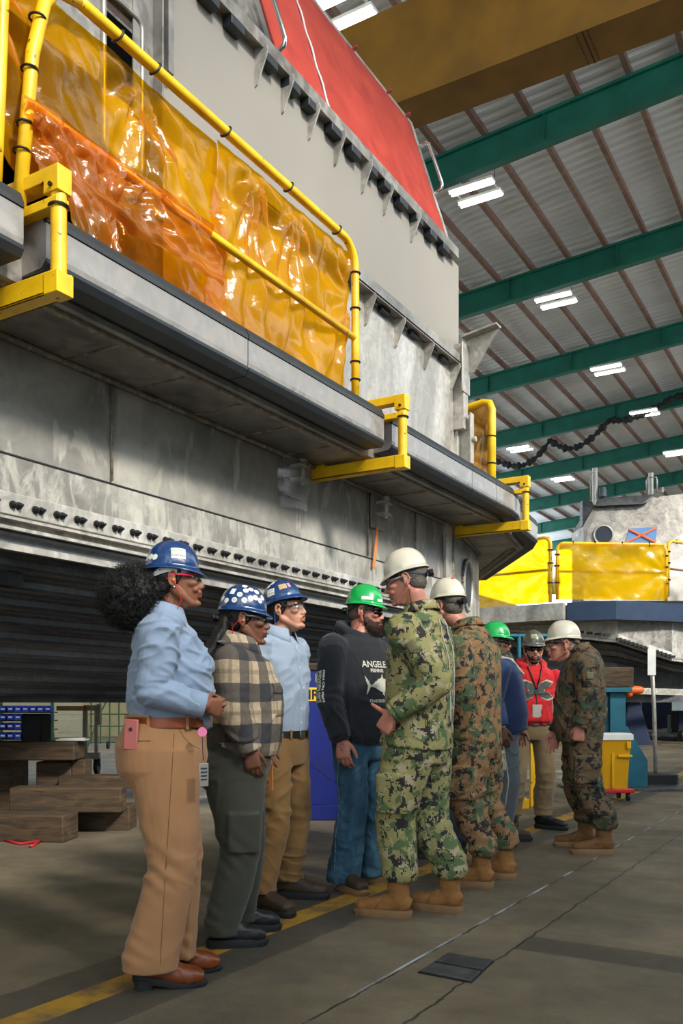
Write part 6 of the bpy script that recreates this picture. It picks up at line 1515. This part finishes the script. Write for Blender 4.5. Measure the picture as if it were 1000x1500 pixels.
def build_E():
    f=Fig(614,4.7,152,1.86,'tall smiling officer in green and tan camouflage with white hard hat',SKR,.0046)
    f.head(595,851,.0,168,-12,0,1.03,smile=True,nose=1.05); f.neck((-.005,0,1.605),.060)
    rings=[(.895,.01,.180,.215),(.94,.005,.172,.208),(1.05,.00,.165,.205),(1.15,-.005,.165,.208),(1.27,-.01,.165,.218),(1.38,-.015,.155,.222),(1.46,-.025,.130,.215),(1.52,-.03,.108,.185),(1.565,-.025,.09,.135),(1.60,-.01,.072,.09)]
    f.torso(rings,.03)
    Lf=f.arm('L',(-.01,.215,1.485),f.Lc(575,1044,-.22),(-1,.5,-.3),(.55,0,-.85),(-.1,-1,0),'point',hs=1.06,elbow=f.Lc(641,1000,-.25))
    R=f.arm('R',(-.0,-.215,1.485),(.20,-.23,1.0),(-1,-.4,0),(.7,.2,-.6),(0,1,0),'half')
    ll=f.leg('L',(0,.095,.95),f.Lc(582,1318,-.05),8); lr=f.leg('R',(0,-.095,.95),f.Lc(657,1308,.06),-2)
    o=f.finish(); f.brows(HAIRG)
    sh=camo_man(f,CAMOE,rings,[Lf,R],[ll,lr],(8,-2),[(.99,0,.135,.18),(.92,0,.150,.185),(.86,0,.152,.185),(.80,0,.14,.175)],[(.150,.110),(.135,.108),(.108,.096),(.103,.092),(.090,.084)],.185,31)
    hair_short(o,f.T,f.hc,f.HR,f.hs,HAIRG,None,full=.99,seed=2)
    hardhat(o,f.T,f.HR,f.hs,HW,tilt=-.10,x0=-.008,z0=.046,strap=simple('navy_band','#141c30',.6))
    glasses(o,f.T,f.HR,f.hs,M['lens_clear'],simple('clear_frame','#a49a92',.2),z=.0)
    m=MB(); m.tube([f.T(-.006,.085,-.01),f.T(-.012,.082,-.06),f.T(-.01,.07,-.12),f.nb+Vector((.05,.08,-.05)),f.nb+Vector((.11,.09,-.14))],.0016,6); m.build('earpiece_cord',M['black'],o,smooth=True)
    tr=surf(sh)
    for (y0,x0) in ((-.02,-1),(.06,-1)):
        pp=[]
        for k in range(16):
            h=tr.ray_cast(Vector((-.7,y0-.09*k/15,1.56-.036*k)),Vector((1,0,0)))
            if h[0]: pp.append(h[0]+Vector((-.003,0,0)))
        m=MB(); m.loft([(p,.006,.0015) for p in pp],ref=(0,1,0),n=6); m.build('back_cord',REFL,sh,smooth=True)
def build_F():
    f=Fig(695,5.55,148,1.80,'man in brown camouflage and white hard hat, back turned, just behind the tall officer',SKR,.0052)
    f.head(655,888,.05,132,-6,0,1.04); f.neck((.055,0,1.60),.060)
    rings=[(.90,-.01,.150,.195),(.97,-.01,.150,.19),(1.08,-.01,.148,.188),(1.2,-.005,.152,.195),(1.32,.0,.158,.205),(1.41,.01,.150,.205),(1.48,.025,.130,.195),(1.545,.04,.108,.15),(1.595,.055,.075,.09)]
    f.torso(rings,.03)
    Lf=f.arm('L',(.02,.205,1.43),f.Lc(672,1068,-.1),(-1,.5,0),(.1,-.05,-1),(0.1,-1,0),'relaxed'); R=f.arm('R',(.02,-.205,1.43),(.08,-.24,.92),(-1,-.4,0),(.1,.05,-1),(.1,1,0),'relaxed')
    ll=f.leg('L',(0,.09,.92),f.Lc(704,1272,-.15),12); lr=f.leg('R',(0,-.09,.92),f.Lc(738,1258,.12),6)
    o=f.finish(); f.brows(HAIRG)
    sh=camo_man(f,CAMOF,rings,[Lf,R],[ll,lr],(12,6),[(.97,-.01,.142,.18),(.9,-.01,.152,.186),(.84,0,.148,.18),(.78,0,.13,.165)],[(.138,.10),(.122,.10),(.100,.09),(.098,.088),(.088,.082)],.185,41,vox=.0075)
    hair_short(o,f.T,f.hc,f.HR,f.hs,HAIRG,None,full=.985,seed=2)
    hardhat(o,f.T,f.HR,f.hs,HW,tilt=-.03,x0=-.008,z0=.050,stickers=[('r',2.9,1.0,.018,simple('red_sticker','#d0202a',.5),1.2)])
    m=MB(); m.ell(f.T(-.006,.086,-.008),(.006,.006,.009)); m.build('earplug',M['black'],o,smooth=True)
def build_G():
    f=Fig(736,7.35,-14,1.78,'man in navy sweatshirt and grey trousers with green hard hat and neck gaiter',SKD2,.006)
    f.head(727,942,0,-10,0,0,1.04); f.neck((.0,0,1.50),.060)
    rings=[(.86,.06,.150,.19),(.92,.04,.160,.20),(1.02,.035,.170,.205),(1.12,.02,.168,.205),(1.25,.01,.165,.215),(1.36,0,.15,.215),(1.43,-.005,.125,.20),(1.48,-.005,.10,.15),(1.51,0,.08,.10)]
    f.torso(rings,.03)
    R=f.arm('R',(-.01,-.205,1.39),f.Lc(734,1066,-.25),(-1,-.5,0),(.15,.05,-1),(.0,1,0),'relaxed',hs=1.1); Lf=f.arm('L',(-.01,.205,1.39),(.13,.24,.90),(-1,.4,0),(.1,0,-1),(0,-1,0))
    lr=f.leg('R',(0,-.09,.90),f.Lc(737,1215,-.1),4); ll=f.leg('L',(0,.09,.90),f.Lc(722,1204,.2),-4)
    o=f.finish(); f.brows(HAIRB)
    sh=f.garment('sweatshirt',NAVYF,rings,[R,Lf],(.09,.075,.058),amp=.009,vox=.008,seed=50,zs=6,fine=.15)
    f.pants(GREYW,[(.95,.02,.14,.18),(.88,0,.145,.185),(.82,0,.135,.18)],[lr,ll],[(.12,.095),(.11,.092),(.092,.085),(.09,.085),(.085,.08)],.07,amp=.008,vox=.009,seed=52)
    m=MB(); m.tube([lr[0]+Vector((.0,-.105,0)),lr[1]+Vector((0,-.09,0)),lr[2]+Vector((0,-.085,.05))],.006,6); m.build('piping',REFL,o,smooth=True)
    for g,yaw in ((lr,4),(ll,-4)): shoe(o,(g[2].x,g[2].y,0),math.radians(yaw),BOOTBR,SOLEB,.30,.108,shaft=.05,name='work_boot')
    # gaiter
    t=NT('dark_camouflage_gaiter'); t.col(t.ramp(t.noise(14,detail=2,dist=2),[(0,srgb('#1a1d1a')),(.48,srgb('#3a4034')),(.58,srgb('#565544'))],True)); t.set(.9); gm=t.mat
    m=MB(); T=f.T; m.ell(T(-.03,0,.02),(.105,.09,.10),f.HR); m.loft([(T(-.012,0,-.03),.082,.082),(T(.0,0,-.07),.082,.076),(T(.012,0,-.105),.074,.066),(T(-.01,0,-.14),.072,.068),(Vector((.0,0,1.50)),.085,.095),(Vector((.0,0,1.47)),.10,.13)],ref=(1,0,0),n=24)
    me=remesh(m,.006,2); fold(me,cloth(.005,3,zs=22)); mk('neck_gaiter',me,gm,o)
    m=MB(); m.cap((.07,-.09,1.47),(.17,-.05,1.36),.018,.010); m.cap((.07,-.09,1.47),(.13,-.12,1.33),.016,.008); m.cap((.0,-.13,1.49),(.08,-.08,1.47),.014,.016); m.build('bandana',simple('cream_bandana','#a8a28c',.9),o,smooth=True)
    hardhat(o,f.T,f.HR,f.hs,HG,tilt=-.02,x0=-.008,z0=.050,brim=.012)
    glasses(o,f.T,f.HR,f.hs,M['lens_dark'],M['black'],z=.002)
    m=MB(); m.loft([((0,0,0),.03,.05,4),((.01,0,-.10),.035,.055,4),((.02,.01,-.21),.03,.03,4)],n=12); me=remesh(m,.006,1); fold(me,cloth(.008,4)); q=mk('work_gloves',me,simple('cream_glove_leather','#b9ad84',.8),None); q.location=P(727,1100,7.1); tag(q,'cream leather work gloves hanging from the pocket of the grey trousers','gloves')
    m=MB(); q_=R[2]; m.tube([q_+Vector((.028*math.cos(a),.028*math.sin(a),.01)) for a in [2*math.pi*i/16 for i in range(16)]],.008,6,closed=True); m.build('wrist_band',simple('cream_band','#c8c2a8',.7),o,smooth=True)
UA1=[(-.5,.30),(-.30,.38),(-.12,.28),(-.05,.10),(.05,.10),(.12,.28),(.30,.38),(.5,.30),(.38,.12),(.22,.02),(.22,-.02),(.38,-.12),(.5,-.30),(.30,-.38),(.12,-.28),(.05,-.10),(-.05,-.10),(-.12,-.28),(-.30,-.38),(-.5,-.30),(-.38,-.12),(-.22,-.02),(-.22,.02),(-.38,.12)]
def build_H():
    f=Fig(779,7.95,-88,1.80,'man facing the camera in bright red hoodie with grey hard hat and lanyard',SKL,.006)
    f.head(781,952,-.03,-92,0,0,1.0); f.neck((.0,0,1.45),.058)
    rings=[(.945,.01,.135,.175),(.98,.015,.150,.190),(1.08,.015,.150,.195),(1.2,.01,.150,.205),(1.30,.0,.145,.215),(1.37,-.005,.125,.208),(1.42,-.01,.105,.165),(1.455,-.01,.085,.11)]
    f.torso(rings,.03)
    R=f.arm('R',(-.01,-.205,1.335),(.02,-.24,.86),(-1,-.5,0),(.1,.05,-1),(0,1,0)); Lf=f.arm('L',(-.01,.205,1.335),(-.02,.25,.86),(-1,.5,0),(.1,0,-1),(0,-1,0))
    lr=f.leg('R',(0,-.09,.90),f.Lc(752,1196,0),-14,pole=(1,-.3,0)); ll=f.leg('L',(0,.09,.90),f.Lc(795,1196,-.02),52,pole=(1,.2,0))
    o=f.finish(); f.brows(HAIRD)
    def ex(m):
        m.tube([V(.085,0,1.41),V(.065,-.07,1.435),V(.0,-.11,1.465),V(-.07,-.10,1.49),V(-.11,-.04,1.50),V(-.11,.04,1.50),V(-.07,.10,1.49),V(0,.11,1.465),V(.065,.07,1.435),V(.085,0,1.41)],[.022,.028,.034,.036,.038,.038,.036,.034,.028,.022],10)
    sh=f.garment('red_hoodie',REDF,rings,[R,Lf],(.092,.075,.058),amp=.008,vox=.0075,seed=60,zs=6,extra=ex,fine=.15)
    tr=surf(sh); cr=simple('cream_outline_print','#c8c0a8',.8); gy=simple('grey_emblem_print','#4a5048',.8)
    sc=.30
    vs,fs=dense_poly([(x*sc*1.10,y*sc*.82) for x,y in UA1],.006); pv,pf=decal(tr,vs,fs,(.2,0,1.235),(1,0,0),(0,0,1),.003); m=MB(); m.add(pv,pf); m.build('emblem_outline',cr,sh,fix=False)
    vs,fs=dense_poly([(x*sc*1.0,y*sc*.70) for x,y in UA1],.006); pv,pf=decal(tr,vs,fs,(.2,0,1.235),(1,0,0),(0,0,1),.006); m=MB(); m.add(pv,pf); m.build('emblem',gy,sh,fix=False)
    vs,fs=dense_poly([(-.13,-.09),(.13,-.09),(.13,-.03),(.08,.10),(-.08,.10),(-.13,-.03)],.012); pv,pf=decal(tr,vs,fs,(.2,0,1.04),(1,0,0),(0,0,1),.004); m=MB(); m.add(pv,pf); q=m.build('front_pocket',REDF,sh,fix=False,smooth=True); q.modifiers.new('t','SOLIDIFY').thickness=.006
    m=MB(); pp=[]
    for y in (-1,1):
        pts=[V(-.02,y*.075,1.49),V(.05,y*.068,1.47)]
        for k in range(10):
            h=tr.ray_cast(Vector((.7,y*(.06*(1-k/9)+.002),1.44-.022*k)),Vector((-1,0,0))); 
            if h[0]: pts.append(h[0]+Vector((.008,0,0)))
        m.tube(pts,.006,6)
    ly=m.build('lanyard',M['black'],o,smooth=True)
    b=pts[-1]; m=MB(); m.cyl(b+V(.0,0,-.02),b+V(.012,0,-.02),.02,14); m.cap(b+V(.004,0,-.03),b+V(.01,0,-.13),.006,.006); m.build('reel_clip',M['alu_dark'],ly,smooth='auto')
    m=MB(); m.box(b+V(.016,0,-.20),(.006,.085,.13)); m.build('badge_card',simple('clear_badge_card','#b8b2a4',.3),ly,bevel=.006)
    f.belt(M['black'],.945,.01,.133,.172,.018,buckle=(KHAKI2,))
    f.pants(KHAKI2,[(.965,.01,.130,.168),(.90,0,.14,.176),(.84,0,.135,.18),(.79,0,.12,.17)],[lr,ll],[(.115,.095),(.105,.092),(.09,.085),(.088,.083),(.082,.08)],.12,amp=.009,vox=.009,seed=62)
    for g,yaw in ((lr,-14),(ll,52)): shoe(o,(g[2].x,g[2].y,0),math.radians(yaw),BOOTB,SOLEB,.30,.11,shaft=.10,name='work_boot',lace=M['alu_dark'])
    hair_short(o,f.T,f.hc,f.HR,f.hs,HAIRD,None,full=1.0,seed=2)
    m=MB(); T=f.T
    m.loft([(T(.022,0,-.045),.050,.0625),(T(.034,0,-.070),.056,.056),(T(.044,0,-.095),.050,.046),(T(.055,0,-.118),.036,.032)],ref=f.HR@Vector((1,0,0)),n=20)
    for y in (-1,1): m.cap(T(.107,0,-.050),T(.088,y*.028,-.064),.005,.006)
    m.ell(T(.088,0,-.098),(.016,.020,.010),f.HR)
    me=remesh(m,.0045,2); fold(me,lambda p:.0012*vnoise(p*120)); mk('beard',me,HAIRD,o)
    hardhat(o,f.T,f.HR,f.hs,HK,tilt=-.02,x0=-.005,z0=.048,h=.128,stickers=[('r',-.12,.62,.040,simple('olive_sticker','#a8a878',.5),1.3),('txt',-.12,.55,.014,INK,'YARD')])
    glasses(o,f.T,f.HR,f.hs,M['lens_dark'],M['black'],z=.002)
def build_I():
    f=Fig(852,6.75,168,1.78,'man in dark camouflage and white hard hat at the right end, facing left',SKR,.0058)
    f.head(824,945,.0,176,0,0,1.10,wide=1.05); f.neck((.03,0,1.525),.068)
    rings=[(.83,.02,.165,.20),(.92,.02,.185,.21),(1.02,.018,.192,.214),(1.14,.01,.188,.216),(1.26,.0,.178,.222),(1.36,-.005,.165,.225),(1.43,-.005,.145,.215),(1.48,0,.118,.175),(1.52,.02,.09,.11)]
    f.torso(rings,.035)
    Lf=f.arm('L',(-.02,.21,1.39),f.Lc(849,1064,-.27),(-1,.5,0),(.12,-.05,-1),(0.2,-1,0),'fist',hs=1.1); R=f.arm('R',(-.0,-.21,1.39),f.Lc(812,1072,.2),(-1,-.4,0),(.1,.05,-1),(.1,1,0),'relaxed',hs=1.1)
    ll=f.leg('L',(0,.09,.90),f.Lc(883,1222,-.16),6); lr=f.leg('R',(0,-.09,.90),f.Lc(856,1210,.18),2)
    o=f.finish(); f.brows(HAIRG)
    sh=camo_man(f,CAMOI,rings,[Lf,R],[ll,lr],(6,2),[(.95,0,.15,.185),(.88,0,.158,.19),(.82,0,.15,.185),(.77,0,.13,.17)],[(.145,.105),(.130,.105),(.108,.096),(.105,.092),(.095,.088)],.185,71,vox=.0078,boots=(simple('dark_coyote_suede','#6e4c28',.85,0,.15,20),SOLET))
    hair_short(o,f.T,f.hc,f.HR,f.hs,simple('shaved_hair','#8a6f5f',.7),None,full=.965,seed=2)
    hardhat(o,f.T,f.HR,f.hs,HW,tilt=-.02,x0=-.008,z0=.050)
    glasses(o,f.T,f.HR,f.hs,M['lens_clear'],M['black'],z=.002)
def build_J():
    f=Fig(634,6.5,170,1.66,'person mostly hidden behind the tall officer, only dark trouser legs and boots showing',SKL,.008)
    f.head(634,952,0,170); f.neck((.0,0,1.38),.055)
    rings=[(.85,0,.13,.17),(1.0,0,.13,.175),(1.15,0,.135,.185),(1.28,0,.12,.19),(1.34,0,.10,.15),(1.38,0,.07,.09)]
    f.torso(rings,.02)
    R=f.arm('R',(0,-.18,1.28),(.05,-.2,.85),(-1,0,0),(0,0,-1),(0,1,0)); Lf=f.arm('L',(0,.18,1.28),(.05,.2,.85),(-1,0,0),(0,0,-1),(0,-1,0))
    ll=f.leg('L',(0,.08,.82),f.Lc(622,1240,-.1),10); lr=f.leg('R',(0,-.08,.82),f.Lc(668,1240,.1),0)
    o=f.finish()
    f.garment('dark_jacket',BLACKF,rings,[R,Lf],(.08,.065,.05),vox=.01)
    f.pants(fabric('dark_navy_cloth','#1a2330'),[(.9,0,.13,.17),(.8,0,.13,.17)],[ll,lr],[(.11,.09),(.1,.085),(.08,.075),(.08,.075),(.08,.075)],.10,vox=.01)
    for g,yaw in ((ll,10),(lr,0)): shoe(o,(g[2].x,g[2].y,0),math.radians(yaw),BOOTB,SOLEB,.29,.10,shaft=.10,name='work_boot')
    hair_short(o,f.T,f.hc,f.HR,f.hs,HAIRD,None)
for fn in (build_A,build_B,build_C,build_D,build_E,build_F,build_G,build_H,build_I,build_J): fn()
